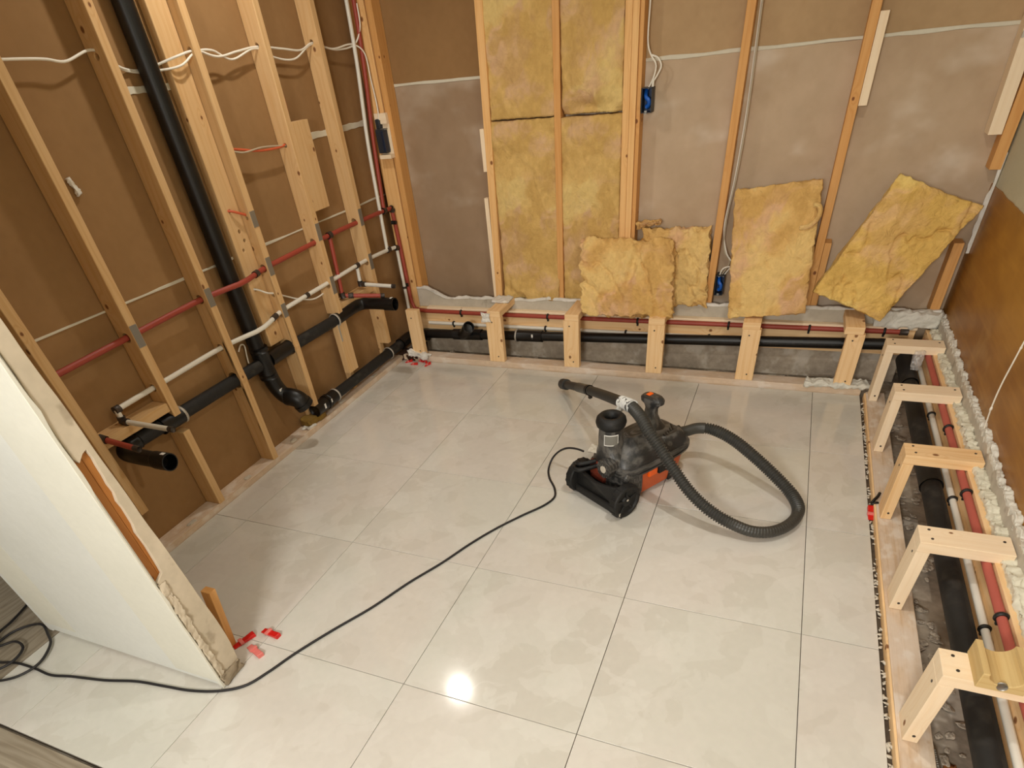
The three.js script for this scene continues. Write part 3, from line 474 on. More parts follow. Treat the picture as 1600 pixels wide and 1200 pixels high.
// fitted insulation batts, one per cavity half
function fitted(x0, x1, y0, y1, s, label, extra, bulge = 0.006) {
  const w = x1 - x0, h = y1 - y0; solo('insulation_batt', label, 'insulation', slab(w, h, 0.085, s, { nx: 50, ny: Math.round(h * 110), nz: 5, amp: 0.008, freq: 7, edge: 0.003, ridge: 0.005, bulge, extra }).translate((x0 + x1) / 2, y0, -1.552), M.ins, 'fitted insulation batts');
}
fitted(-0.098, 0.276, 0.34, 1.255, 11, 'fitted yellow insulation batt at lower left of the stud bays', (x, y) => 0.012 * Math.exp(-((x + 0.09) ** 2 / 0.012 + (y - 0.83) ** 2 / 0.0016)) + 0.02 * st(0.2, 0.05, y) * st(0.3, 0.6, 0.5 + fbm3(x * 12, y * 9, 2, 2)));
fitted(-0.088, 0.290, 1.262, 2.395, 23, 'fitted yellow insulation batt at upper left of the stud bays');
fitted(0.302, 0.634, 0.34, 1.252, 37, 'fitted yellow insulation batt at lower right of the stud bays', (x, y) => 0.01 * Math.exp(-((x - 0.05 - (y - 0.78) * 0.6) ** 2 / 0.0012 + (y - 0.78) ** 2 / 0.01)));
fitted(0.318, 0.634, 1.262, 2.395, 53, 'fitted yellow insulation batt with a torn bulge at upper right of the stud bays', (x, y) => { const yy = y + 1.262; return 0.05 * Math.exp(-((x + 0.01) ** 2 / 0.008 + (yy - 1.41) ** 2 / 0.010)) + 0.035 * Math.exp(-((x - 0.03) ** 2 / 0.0004 + (yy - 1.325) ** 2 / 0.0016)) - 0.028 * Math.exp(-(x * x / 0.01 + (yy - 1.29) ** 2 / 0.0009)) - 0.03 * st(1.30, 1.262, yy) * st(0.1, 0.16, Math.abs(x)); }, 0.01);

// loose batts leaning on the low frames: foot left, foot right, top left in world points give the plane
function looseBatt(label, A, B, H, d, s, mat, opt = {}) {
  const a = V(A), b = V(B), hgt = V(H).sub(a), ex = b.clone().sub(a), w = ex.length(); ex.normalize();
  const h = hgt.length(), ey = hgt.clone().normalize(), ez = new THREE.Vector3().crossVectors(ex, ey).normalize(), ey2 = new THREE.Vector3().crossVectors(ez, ex);
  const sk = hgt.dot(ex), hh = hgt.dot(ey2), g = slab(w, hh, d, s, { amp: 0.013, edge: 0.009, freq: 10, ridge: 0.014, nx: 80, ny: 96, nz: 12, ...opt });
  const p = g.attributes.position; for (let i = 0; i < p.count; i++) p.setX(i, p.getX(i) + sk * p.getY(i) / hh + (opt.taper ?? 0) * (p.getY(i) / hh) * (p.getX(i) / w + 0.5));
  g.translate(w / 2, 0, -d / 2); const m = new THREE.Matrix4().makeBasis(ex, ey2, ez).setPosition(a); g.applyMatrix4(m); g.computeVertexNormals();
  return { g, mat, label };
}
const b1 = looseBatt('', [0.487, 0.355, -1.262], [1.002, 0.350, -1.262], [0.438, 0.712, -1.405], 0.085, 61, M.insLoose, { amp: 0.017, edge: 0.013, ridge: 0.018, extra: (x, y) => -0.03 * Math.exp(-((x - 0.02 - (y - 0.2) * 0.35) ** 2 / 0.0005)) * st(0.1, 0.2, y) });
solo('loose_insulation_batt', 'square loose insulation batt leaning in front of the fitted insulation', 'insulation', b1.g, M.insLoose, 'loose insulation batts');
const b2 = looseBatt('', [0.80, 0.352, -1.440], [1.158, 0.356, -1.440], [0.770, 0.735, -1.500], 0.075, 67, M.insLoose, { amp: 0.015, edge: 0.011 });
solo('loose_insulation_batt', 'loose insulation batt tucked behind the square one beside the outlet box', 'insulation', b2.g, M.insLoose, 'loose insulation batts');
{
  const b3 = looseBatt('', [1.300, 0.352, -1.29], [1.672, 0.388, -1.29], [1.232, 0.922, -1.42], 0.08, 71, M.insLoose, { amp: 0.010, edge: 0.006, ny: 130, ridge: 0.008, taper: 0.02 });
  const m = solo('loose_insulation_batt', 'tall upright loose insulation batt with a torn curl at its right edge', 'insulation', b3.g, M.insLoose, 'loose insulation batts');
  part(m, 'torn_curl', tube([[1.565, 0.765, -1.375], [1.60, 0.772, -1.365], [1.632, 0.80, -1.37], [1.640, 0.835, -1.375], [1.628, 0.858, -1.378], [1.608, 0.862, -1.385]], 0.011, 40, 10), M.insLoose);
}
const b4 = looseBatt('', [1.690, 0.490, -1.312], [2.026, 0.365, -1.30], [1.940, 0.968, -1.42], 0.085, 83, M.insYellow, { amp: 0.011, edge: 0.005, ny: 130, ridge: 0.016, taper: 0.02 });
solo('loose_insulation_batt', 'tilted yellow loose insulation batt leaning into the right back corner', 'insulation', b4.g, M.insYellow, 'loose insulation batts');

// electrical boxes and their cables on the back wall
function outletBox(x0, x1, y0, y1, label) {
  const t = thing('electrical_box', label, 'electrical box', [(x0 + x1) / 2, y0, -1.52], 'electrical boxes on the studs'), zb = -1.57, zf = -1.497, w = 0.003;
  part(t, 'back', bx(x0, x1, y0, y1, zb, zb + w, 0.0005), SM({ color: 0x16305a, roughness: 0.5 }));
  part(t, 'side', bx(x0, x0 + w, y0, y1, zb, zf, 0.0005), M.boxDark); part(t, 'side', bx(x1 - w, x1, y0, y1, zb, zf, 0.0005), M.boxDark);
  part(t, 'side', bx(x0, x1, y0, y0 + w, zb, zf, 0.0005), M.boxDark); part(t, 'side', bx(x0, x1, y1 - w, y1, zb, zf, 0.0005), M.boxDark);
  part(t, 'wire_bundle', tube([[x0 + 0.014, y1 - 0.01, -1.55], [x0 + 0.02, (y0 + y1) / 2 + 0.012, -1.515], [x1 - 0.016, (y0 + y1) / 2, -1.512], [x1 - 0.018, y0 + 0.03, -1.52], [x0 + 0.02, y0 + 0.022, -1.525]], 0.010, 30, 8), M.boxBlue);
  part(t, 'screw_ear', bx((x0 + x1) / 2 - 0.008, (x0 + x1) / 2 + 0.004, y0 - 0.004, y0 + 0.010, zf - 0.004, zf, 0.0005), M.steel);
  return t;
}
outletBox(0.730, 0.780, 1.247, 1.345, 'blue electrical box mounted high on the triple stud');
outletBox(1.192, 1.238, 0.400, 0.503, 'blue electrical box mounted low between loose batts');
{ const t = thing('white_cable', 'white cable hanging into the upper blue electrical box', 'cable', [0.76, 1.34, -1.54]); part(t, 'strand', tube([[0.745, 2.38, -1.54], [0.747, 1.9, -1.54], [0.742, 1.653, -1.54], [0.742, 1.50, -1.54], [0.761, 1.458, -1.54], [0.784, 1.428, -1.54], [0.778, 1.386, -1.54], [0.752, 1.338, -1.54]], 0.004, 70, 8), M.cable); part(t, 'strand', tube([[0.758, 1.464, -1.543], [0.792, 1.450, -1.54], [0.809, 1.421, -1.54], [0.796, 1.392, -1.54], [0.776, 1.362, -1.54], [0.775, 1.336, -1.54]], 0.004, 40, 8), M.cable); part(t, 'sheath_end', rod([0.776, 1.372, -1.538], [0.774, 1.340, -1.538], 0.006, 8), M.cable); }
{ const t = thing('white_cable', 'pair of white cables running down the stud into the lower blue electrical box', 'cable', [1.21, 0.47, -1.53]); const c1 = tube([[1.224, 2.38, -1.535], [1.229, 1.606, -1.535], [1.232, 1.394, -1.535], [1.232, 1.159, -1.535], [1.222, 0.95, -1.535], [1.203, 0.75, -1.535], [1.214, 0.62, -1.535], [1.25, 0.569, -1.53], [1.236, 0.530, -1.53], [1.212, 0.49, -1.535]], 0.004, 120, 8), c2 = tube([[1.222, 2.38, -1.545], [1.224, 1.607, -1.545], [1.226, 1.208, -1.545], [1.214, 0.937, -1.545], [1.197, 0.72, -1.54], [1.23, 0.605, -1.53], [1.268, 0.555, -1.525], [1.245, 0.52, -1.53], [1.226, 0.49, -1.53]], 0.004, 120, 8); part(t, 'strand', c1, M.greyCable); part(t, 'strand', c2, M.cable); part(t, 'strand', tube([[1.205, 0.49, -1.525], [1.222, 0.535, -1.515], [1.258, 0.545, -1.515], [1.27, 0.53, -1.52]], 0.004, 30, 8), M.cable); }
{ // dark box on the corner stud
  const t = thing('electrical_box', 'dark electrical box on the corner stud beside the red riser pipe', 'electrical box', [-0.76, 1.16, -1.49], 'electrical boxes on the studs');
  part(t, 'body', bx(-0.795, -0.742, 1.150, 1.262, -1.502, -1.452, 0.004, 'y'), M.boxDark); part(t, 'opening', bx(-0.758, -0.740, 1.157, 1.256, -1.498, -1.446, 0.002, 'y'), SM({ color: 0x182338, roughness: 0.5 })); part(t, 'clamp', bx(-0.793, -0.764, 1.263, 1.310, -1.50, -1.465, 0.006, 'y'), M.boxDark); part(t, 'bracket', bx(-0.80, -0.735, 1.258, 1.266, -1.503, -1.47, 0.001, 'x'), M.steel);
}
{ const t = thing('packer_block', 'pale wood packer behind the dark electrical box on the corner stud', 'block', [-0.77, 1.11, -1.5]); part(t, 'upper_block', bx(-0.80, -0.722, 1.285, 1.335, -1.504, -1.478, 0.002, 'x'), M.pinePale); part(t, 'lower_block', bx(-0.80, -0.722, 1.122, 1.142, -1.504, -1.455, 0.002, 'x'), M.pinePale); part(t, 'backing', bx(-0.80, -0.722, 1.142, 1.285, -1.504, -1.496, 0.001, 'y'), M.pinePale); }

// ------------------------------------------------------------------ back knee wall
solo('sole_plate', 'dusty wooden sole plate along the foot of the back knee wall', 'plate', bx(-0.78, 2.03, -0.022, 0.036, -1.322, -1.232, 0.003, 'x'), M.pineDusty);
function backFrame(x0, x1, label, rail, mat = M.pine) {
  const t = thing('knee_wall_frame', label, 'wood frame', [(x0 + x1) / 2, 0.036, -1.25], 'frames of the back knee wall');
  part(t, 'post', bx(x0, x1, 0.036, rail ? 0.315 : 0.335, -1.272, -1.234, 0.002, 'y'), mat);
  if (rail) part(t, 'rail', bx(rail[0], rail[1], 0.315, 0.352, -1.487, -1.234, 0.002, 'z'), mat);
  screw(t, (x0 + x1) / 2 - 0.01, 0.285, -1.2335, 'z'); screw(t, (x0 + x1) / 2 + 0.012, 0.07, -1.2335, 'z');
  return t;
}
backFrame(-0.695, -0.607, 'stubby post at the left end of the back knee wall, without a top rail', null);
backFrame(-0.125, -0.022, 'second knee wall frame from the left, its top rail smeared with plaster', [-0.112, -0.025]);
backFrame(0.380, 0.476, 'back knee wall frame just left of the square loose batt', [0.390, 0.476]);
backFrame(0.884, 0.976, 'back knee wall frame under the right half of the square loose batt', [0.884, 0.974]);
backFrame(1.388, 1.482, 'back knee wall frame under the tall upright batt', [1.384, 1.474]);
backFrame(1.888, 1.972, 'last back knee wall frame at the right corner under the tilted batt', [1.872, 1.962]);
solo('plaster_smear', 'white plaster lump on top of the second back knee wall frame', 'plaster', slab(0.11, 0.012, 0.12, 91, { nx: 20, ny: 3, nz: 20, amp: 0.012, freq: 26 }).translate(-0.082, 0.352, -1.43), M.plaster);
solo('plaster_smear', 'pale torn paper flap on the front corner of the second back frame', 'plaster', slab(0.055, 0.05, 0.012, 93, { nx: 14, ny: 14, nz: 3, amp: 0.012, freq: 30 }).translate(-0.118, 0.29, -1.226), M.plaster);

{ // ledger board carrying the pipes
  const t = thing('ledger_board', 'long wooden ledger board behind the pipes on the back wall', 'board', [0.75, 0.13, -1.47]);
  part(t, 'board', bx(-0.73, 2.225, 0.135, 0.276, -1.49, -1.462, 0.002, 'x'), M.pine); part(t, 'top_cap', bx(-0.66, 2.228, 0.270, 0.284, -1.49, -1.45, 0.003, 'x'), M.pinePale);
}
{ const up = jag(-0.735, 2.31, 0.340, 0.006, 110, 5).map(([x, y]) => [x, y + 0.055 * st(-0.50, -0.68, x) + 0.012 * st(0.05, 0.25, x)]); const t = thing('drywall_strip', 'torn strip of grey drywall left along the back wall above the pipes', 'drywall', [0.75, 0.276, -1.49]); part(t, 'board', boxUV(extr([[-0.735, 0.276], [2.31, 0.276], ...up.reverse()], null, 0.011).translate(0, 0, -1.501), 'x'), M.gyp);
  const e = jag(-0.735, 2.31, 0.340, 0.006, 110, 5).map(([x, y]) => [x, y + 0.055 * st(-0.50, -0.68, x) + 0.012 * st(0.05, 0.25, x)]); part(t, 'torn_edge', boxUV(extr([...e.map(([x, y], i) => [x, y - 0.006 - 0.012 * Math.max(0, fbm3(i * 0.6, 7, 7, 3))]), ...e.map(([x, y], i) => [x, y + 0.003 + 0.01 * hash(i, 1, 3)]).reverse()], null, 0.017).translate(0, 0, -1.503), 'x'), M.plaster); }
const clipZ = (p, r, ax) => { const g = new THREE.TorusGeometry(r * 1.2, 0.0045, 6, 18); g.scale(1, 1, 1.5); if (ax === 'x') g.rotateY(Math.PI / 2); const h = ax === 'x' ? bx(-0.005, 0.005, -r * 2.2, -r, -0.006, 0.006, 0.001) : bx(-0.006, 0.006, -r * 2.2, -r, -0.005, 0.005, 0.001); const a = g.index ? g.toNonIndexed() : g; const m = mergeGeometries([a, h]); return m.translate(p[0], p[1], p[2]); };
pipeRun('red_water_pipe', 'red hot water pipe running along the ledger of the back wall', 'pipe', M.red, [[[-0.802, 0.865, -1.475], [-0.798, 0.78, -1.478], [-0.79, 0.5, -1.476], [-0.782, 0.32, -1.468], [-0.765, 0.275, -1.458], [-0.72, 0.264, -1.448], [-0.5, 0.259, -1.446], [0.5, 0.257, -1.446]], [[0.5, 0.257, -1.446], [2.17, 0.262, -1.446]]], 0.0125,
  [[[-0.802, 0.87, -1.465], [-0.80, 0.85, -1.482], 1.5], [[2.15, 0.262, -1.446], [2.19, 0.262, -1.446], 1.25]], [[-0.40, 0.259], [0.21, 0.258], [0.78, 0.257], [1.30, 0.259], [1.72, 0.26], [2.08, 0.262]].map(([x, y]) => [x, y, -1.446]), (p) => clipZ(p, 0.0125, 'x'));
{ const t = pipeRun('white_water_pipe', 'white cold water pipe along the ledger of the back wall', 'pipe', M.white, [[[-0.66, 0.182, -1.449], [1.95, 0.184, -1.449]], [[1.95, 0.184, -1.449], [2.17, 0.184, -1.449]]], 0.0105, [], [-0.47, 0.19, 0.71, 1.20, 1.70].map((x) => [x, 0.183, -1.449]), (p) => clipZ(p, 0.0105, 'x')); for (const [y, z] of [[0.79, -1.462], [0.42, -1.462]]) part(t, 'pipe_clip', rod([-0.81, y, z], [-0.778, y, z], 0.011, 10), M.blackClip); }
{
  const t = thing('back_drain_pipe', 'long black drain pipe behind the back knee wall with an upright stub', 'pipe', [0.7, 0.08, -1.41]), y = (x) => 0.118 + 0.032 * (x + 0.7);
  part(t, 'pipe', rod([-0.68, y(-0.7), -1.412], [2.16, y(2.16), -1.412], 0.028, 20), M.abs);
  part(t, 'coupling', rod([0.005, y(0.05), -1.412], [0.18, y(0.12), -1.412], 0.0345, 22), M.abs);
  part(t, 'wye', rod([-0.46, y(-0.46), -1.412], [-0.25, y(-0.25), -1.412], 0.034, 22), M.abs);
  part(t, 'stub', tube([[-0.40, y(-0.40), -1.412], [-0.36, 0.150, -1.37], [-0.32, 0.185, -1.33], [-0.295, 0.207, -1.305]], 0.032, 20, 20), M.abs);
  part(t, 'open_end', openEnd([-0.31, 0.195, -1.32], [-0.275, 0.228, -1.285], 0.037), M.abs);
  const g = new THREE.TorusGeometry(0.037, 0.003, 8, 26); g.rotateY(Math.PI / 2); g.scale(2, 1, 1); part(t, 'strap', g.translate(0.003, y(0), -1.412), M.strap, 'thin grey hanger strap');
  part(t, 'sticker', bx(0.115, 0.126, y(0.1) - 0.005, y(0.1) + 0.022, -1.3795, -1.378, 0.0003, 'y'), M.sticker);
}
solo('low_board', 'dusty grey board behind the black drain pipe of the back knee wall', 'board', bx(-0.72, 2.2, -0.02, 0.134, -1.49, -1.468, 0.002, 'x'), M.conc);
solo('concrete_rubble', 'line of broken mortar behind the back sole plate', 'rubble', (() => { const a = []; for (let i = 0; i < 46; i++) { const q = lump(0.007 + 0.011 * hash(i, 5, 5), i); q.scale(1.5, 0.5, 1); q.rotateY(i); q.translate(-0.6 + 2.7 * hash(i, 6, 6), -0.015, -1.345 - 0.1 * hash(i, 8, 8)); a.push(q); } return mergeGeometries(a); })(), M.conc).userData.kind = 'stuff';

// ------------------------------------------------------------------ right knee wall
{
  const t = thing('sole_plate', 'wide dusty wooden sole plate along the right tile edge', 'plate', [2.09, -0.02, 0.5]);
  part(t, 'board', bx(2.052, 2.140, -0.022, 0.02, -1.24, 2.4, 0.003, 'z'), M.pineDusty); part(t, 'edge_strip', bx(2.044, 2.0515, -0.022, 0.021, -1.22, 2.4, 0.001, 'z'), M.pine, 'thin clean wood edge');
}
function rightFrame(z0, z1, label, mat = M.pinePale) {
  const t = thing('knee_wall_frame', label, 'wood frame', [2.18, 0.02, (z0 + z1) / 2], 'frames of the right knee wall');
  part(t, 'post', bx(2.061, 2.099, 0.021, 0.273, z0, z1, 0.002, 'y'), mat); part(t, 'rail', bx(2.061, 2.306, 0.273, 0.311, z0, z1, 0.002, 'x'), mat);
  screw(t, 2.09, 0.3115, z0 + 0.02, 'y'); screw(t, 2.095, 0.3115, z1 - 0.025, 'y'); screw(t, 2.082, 0.05, z1 + 0.0005, 'z'); screw(t, 2.0605, 0.25, z1 - 0.03, 'x'); screw(t, 2.285, 0.3115, z0 + 0.03, 'y');
  return t;
}
const R1 = rightFrame(-1.225, -1.132, 'right knee wall frame squeezed into the back corner beside the last back frame');
rightFrame(-0.712, -0.622, 'right knee wall frame second from the back corner');
rightFrame(-0.192, -0.100, 'right knee wall frame in the middle of the row, opposite the hose loop', M.pine);
rightFrame(0.325, 0.416, 'right knee wall frame second nearest the camera, with clean pale rail');
rightFrame(0.852, 0.945, 'right knee wall frame nearest the camera, carrying the grooved wood block');
{ // grooved block on the nearest rail
  const t = thing('wood_block', 'grooved pale wood block with a round plug sitting on the nearest right rail', 'block', [2.17, 0.311, 0.91]);
  const pr = [[-0.048, 0], [0.048, 0], [0.048, 0.05]]; for (let i = 0; i <= 12; i++) { const a = -i / 12 * Math.PI; pr.push([0.034 * Math.cos(a), 0.05 + 0.030 * Math.sin(a)]); } pr.push([-0.048, 0.05]);
  part(t, 'block_body', boxUV(extr(pr, null, 0.115, 0.002).translate(2.172, 0.311, 0.846), 'z'), SM({ map: pineTex, roughness: 0.8, color: 0xd9d6bc }));
  part(t, 'plug', rod([2.172, 0.3285, 0.955], [2.172, 0.3285, 0.9625], 0.011, 16), M.steel);
}
{ const t = thing('ledger_board', 'wooden ledger board behind the pipes of the right knee wall', 'board', [2.275, 0.1, 0.4]); part(t, 'board', bx(2.264, 2.284, 0.10, 0.276, -1.46, 2.3, 0.002, 'z'), M.pine); part(t, 'lower_board', bx(2.256, 2.276, -0.02, 0.098, -1.46, 2.3, 0.002, 'z'), M.pineOrange); }
{ // torn drywall above it: grey face, foam bead at its foot, white torn edge
  const t = thing('drywall_strip', 'torn strip of grey drywall with a white ragged edge along the right wall', 'drywall', [2.32, 0.25, 0.4]);
  const zed = (g) => boxUV(g.rotateY(-Math.PI / 2), 'z'), up = jag(-1.49, 2.3, 0.332, 0.009, 520, 71);
  part(t, 'board', zed(extr([...up, [2.3, 0.10], [-1.49, 0.10]], null, 0.012)).translate(2.324, 0, 0), M.gyp);
  let g = new THREE.BoxGeometry(0.020, 0.034, 3.79, 5, 8, 760); g.deleteAttribute('normal'); g.deleteAttribute('uv'); g = mergeVertices(g, 1e-5);
  const p = g.attributes.position, uv = new Float32Array(p.count * 2);
  for (let i = 0; i < p.count; i++) { const x = p.getX(i), y = p.getY(i), z = p.getZ(i), lo = fbm3(2.2, 7.1, z * 5, 3), mid = fbm3(y * 20, 4.4, z * 26, 3), fi = fbm3(x * 120, y * 120, z * 90, 3); uv[2 * i] = z; uv[2 * i + 1] = y; p.setXYZ(i, x + 0.004 * fi + 0.005 * mid, y + (y > 0 ? 0.018 * lo + 0.022 * Math.max(-0.3, mid) + 0.008 * fi : -0.05 * Math.max(0, lo) - 0.03 * Math.max(0, mid)), z); }
  g.setAttribute('uv', new THREE.BufferAttribute(uv, 2)); g.computeVertexNormals(); part(t, 'torn_edge', g.translate(2.325, 0.325, 0.405), M.torn);
}
{ let g = new THREE.BoxGeometry(0.034, 0.06, 3.7, 7, 9, 620); g.deleteAttribute('normal'); g.deleteAttribute('uv'); g = mergeVertices(g, 1e-5); const p = g.attributes.position, uv = new Float32Array(p.count * 2); for (let i = 0; i < p.count; i++) { const x = p.getX(i), y = p.getY(i), z = p.getZ(i), n = fbm3(x * 90 + 5, y * 90, z * 62, 4), q = fbm3(3.3, 1.7, z * 14 + 0.3, 4); uv[2 * i] = z; uv[2 * i + 1] = y + x; p.setXYZ(i, x + 0.012 * n, y + (y > 0 ? 0.024 * q + 0.012 * n : 0), z); } g.setAttribute('uv', new THREE.BufferAttribute(uv, 2)); g.computeVertexNormals(); solo('foam_bead', 'rough cream foam bead between the ledger and the drywall of the right wall', 'foam', g.translate(2.296, 0.262, 0.42), M.foam); }
solo('foam_bead', 'rough white plaster filling in the right back corner above the pipes', 'foam', slab(0.30, 0.075, 0.07, 97, { nx: 40, ny: 12, nz: 10, amp: 0.012, freq: 24, edge: 0.01 }).translate(2.165, 0.283, -1.475), M.torn);
pipeRun('red_water_pipe', 'dusty red hot water pipe along the right knee wall', 'pipe', M.redDusty, [[[2.249, 0.262, -1.33], [2.249, 0.262, 2.2]]], 0.0125, [], [-0.78, -0.43, 0.03, 0.64].map((z) => [2.249, 0.262, z]), (p) => clipZ(p, 0.0125, 'z'));
pipeRun('white_water_pipe', 'dusty white cold water pipe along the right knee wall', 'pipe', M.white, [[[2.250, 0.172, -1.33], [2.250, 0.172, 2.2]]], 0.011, [], [-0.72, -0.36, -0.06, 0.60].map((z) => [2.250, 0.172, z]), (p) => clipZ(p, 0.011, 'z'));
{ const t = thing('right_drain_pipe', 'thick dusty black drain pipe behind the right knee wall', 'pipe', [2.2, 0.1, 0.4]); part(t, 'pipe', rod([2.197, 0.155, -1.36], [2.205, 0.145, 2.2], 0.034, 22), M.absDusty); part(t, 'coupling', rod([2.200, 0.152, -0.40], [2.201, 0.151, -0.165], 0.0395, 24), M.absDusty); part(t, 'coupling', rod([2.198, 0.155, -1.36], [2.198, 0.155, -1.05], 0.039, 24), M.absDusty); }
solo('debris', 'dusty rubble and torn scraps lying behind the right sole plate', 'debris', (() => { const a = []; for (let i = 0; i < 120; i++) { const q = lump(0.005 + 0.009 * hash(i, 15, 5), i); q.scale(1, 0.45, 1.5); q.rotateY(i * 1.7); q.translate(2.148 + 0.1 * hash(i, 16, 6), -0.016, -1.2 + 3.2 * hash(i, 18, 8)); a.push(q); } return mergeGeometries(a); })(), M.conc).userData.kind = 'stuff';
solo('mortar_chips', 'small pale plaster chips scattered in the gap between tile edge and right plate', 'debris', (() => { const a = []; for (let i = 0; i < 190; i++) { const q = new THREE.TetrahedronGeometry(0.003 + 0.005 * hash(i, 25, 5), 1); q.scale(0.8, 0.6, 1.6); q.rotateY(i * 2.3); q.translate(2.033 + 0.010 * hash(i, 26, 6), -0.005 + 0.006 * hash(i, 29, 2), -1.15 + 2.9 * hash(i, 28, 8)); a.push(q); } return mergeGeometries(a); })(), M.dustWhite).userData.kind = 'stuff';
solo('steel_rod', 'twisted steel rod lying beside the black drain pipe nearest the camera', 'rod', sweep(new THREE.CatmullRomCurve3([[2.150, -0.008, 0.93], [2.158, -0.010, 1.05], [2.166, -0.010, 1.2], [2.17, -0.01, 1.4]].map(V)), (s) => 0.005 + 0.0012 * Math.sin(s * 900), 300, 8), M.steel);
solo('brown_paper_scrap', 'torn brown paper scrap beside the drain pipe nearest the camera', 'paper', slab(0.04, 0.006, 0.26, 101, { nx: 8, ny: 2, nz: 30, amp: 0.012, freq: 20 }).translate(2.187, -0.02, 1.08), SM({ color: 0x8a5524, roughness: 0.9 }));
solo('plaster_lump', 'crumpled white plaster and paper lying at the back right tile corner', 'plaster', slab(0.30, 0.022, 0.085, 103, { nx: 50, ny: 6, nz: 20, amp: 0.014, freq: 18, edge: 0.012 }).rotateY(0.06).translate(1.905, 0.034, -1.262), M.torn);
solo('plaster_lump', 'white torn paper at the foot of the stubby left corner post', 'plaster', slab(0.16, 0.03, 0.05, 107, { nx: 30, ny: 8, nz: 12, amp: 0.014, freq: 24, edge: 0.012 }).rotateZ(-0.15).translate(-0.65, 0.034, -1.225), M.plaster);
solo('debris', 'dark heap of dust and scraps in the back left floor corner', 'debris', slab(0.15, 0.05, 0.10, 109, { nx: 26, ny: 8, nz: 18, amp: 0.03, freq: 26 }).translate(-0.745, -0.01, -1.285), SM({ map: concTex, roughness: 1, color: 0x6b4a34 })).userData.kind = 'stuff';
{ const t = thing('plastic_bag', 'clear plastic bag knotted on the right back corner frame', 'plastic bag', [2.2, 0.2, -1.12]); part(t, 'bag', slab(0.035, 0.09, 0.02, 113, { nx: 12, ny: 18, nz: 5, amp: 0.02, freq: 40 }).translate(2.205, 0.205, -1.118), PM({ color: 0xffffff, roughness: 0.25, transmission: 0.8, thickness: 0, transparent: false })); }

solo('string', 'pale knotted string hanging in front of the brown wood wall panel', 'string', mergeGeometries([tube([[2.318, 0.345, -0.296], [2.306, 0.44, -0.289], [2.301, 0.52, -0.283], [2.300, 0.60, -0.274], [2.300, 0.70, -0.264], [2.304, 0.95, -0.25], [2.332, 1.25, -0.24]], 0.0026, 60, 8), ...[[2.3075, 0.425, -0.290, 0.006], [2.3005, 0.655, -0.269, 0.005]].map(([x, y, z, r]) => { const g = new THREE.SphereGeometry(r, 10, 8); g.scale(0.8, 1.6, 0.8); return g.translate(x, y, z); })]), M.cable);
solo('insulation_tuft', 'torn tuft of insulation caught at the foot of the triple stud', 'insulation', slab(0.12, 0.022, 0.035, 157, { nx: 40, ny: 10, nz: 12, amp: 0.03, freq: 34, edge: 0.016 }).rotateZ(0.14).translate(0.80, 0.744, -1.535), M.insLoose);
// ------------------------------------------------------------------ small things on the floor
function wedge(x, z, turn, label, mat, s = 1, group = 'red tile levelling wedges') {
  const t = thing('levelling_wedge', label, 'tile wedge', [x, 0, z], group); t.rotation.y = turn;
  const L = 0.085 * s, g = extr([[-L / 2, 0], [L / 2, 0], [L / 2, 0.014], [L / 2 - 0.004, 0.0155], [-L / 2, 0.003]], null, 0.022 * s, 0.0008).translate(0, 0, -0.011 * s);
  const a = new THREE.Mesh(g, mat); a.name = 'wedge_body'; t.add(a);
  for (let k = 0; k < 7; k++) { const r = new THREE.BoxGeometry(0.0018, 0.0012, 0.018 * s), x0 = -L / 2 + 0.018 + k * L * 0.105; r.translate(x0, 0.0036 + 0.0125 * (x0 + L / 2) / L, 0); const q = new THREE.Mesh(r, mat); q.name = 'tooth'; t.add(q); }
  const c = new THREE.Mesh(new RoundedBoxGeometry(0.014, 0.010, 0.030 * s, 1, 0.002).translate(-L * 0.12, 0.009, 0), M.wedgeDusty); c.name = 'clip_base'; c.userData.label = 'pale tile clip'; t.add(c);
}
wedge(-0.072, 1.216, 1.17, 'red tile levelling wedge left of the tile joint, nearest the entry wall', M.wedge);
wedge(0.003, 1.155, -0.12, 'red tile levelling wedge on the far side of the tile crossing', M.wedge);
wedge(0.003, 1.243, -0.32, 'dusty pink-red tile levelling wedge nearest the power cord', M.wedgeDusty, 1);
[[-0.725, -1.200, 0.7, 'leftmost'], [-0.665, -1.168, 0.1, 'front'], [-0.640, -1.222, -0.3, 'rearmost'], [-0.565, -1.175, 1.2, 'rightmost'], [-0.600, -1.215, -0.9, 'second rightmost']].forEach(([x, z, a, w]) => wedge(x, z, a, w + ' of the five small red wedges heaped in the back left floor corner', M.wedge, 0.6));
wedge(2.036, -0.15, Math.PI / 2, 'red wedge stuck in the gap at the right tile edge below the hose loop', M.wedge, 1);
solo('cable_clip', 'black plastic clip lying on the right plate above the red wedge', 'clip', mergeGeometries([tube([[2.036, 0.018, -0.20], [2.045, 0.028, -0.215], [2.056, 0.03, -0.235], [2.066, 0.032, -0.262]], 0.006, 20, 8), tube([[2.036, 0.016, -0.195], [2.05, 0.024, -0.2], [2.06, 0.022, -0.205]], 0.005, 12, 8)]), M.blackClip);
solo('wood_offcut', 'small orange wood offcut leaning behind the entry wall beside the red wedges', 'offcut', boxUV(extr([[-0.137, 0], [-0.096, 0], [-0.032, 0.30], [-0.073, 0.30]], null, 0.027).translate(0, 0, 1.232), 'y'), M.pineOrange);

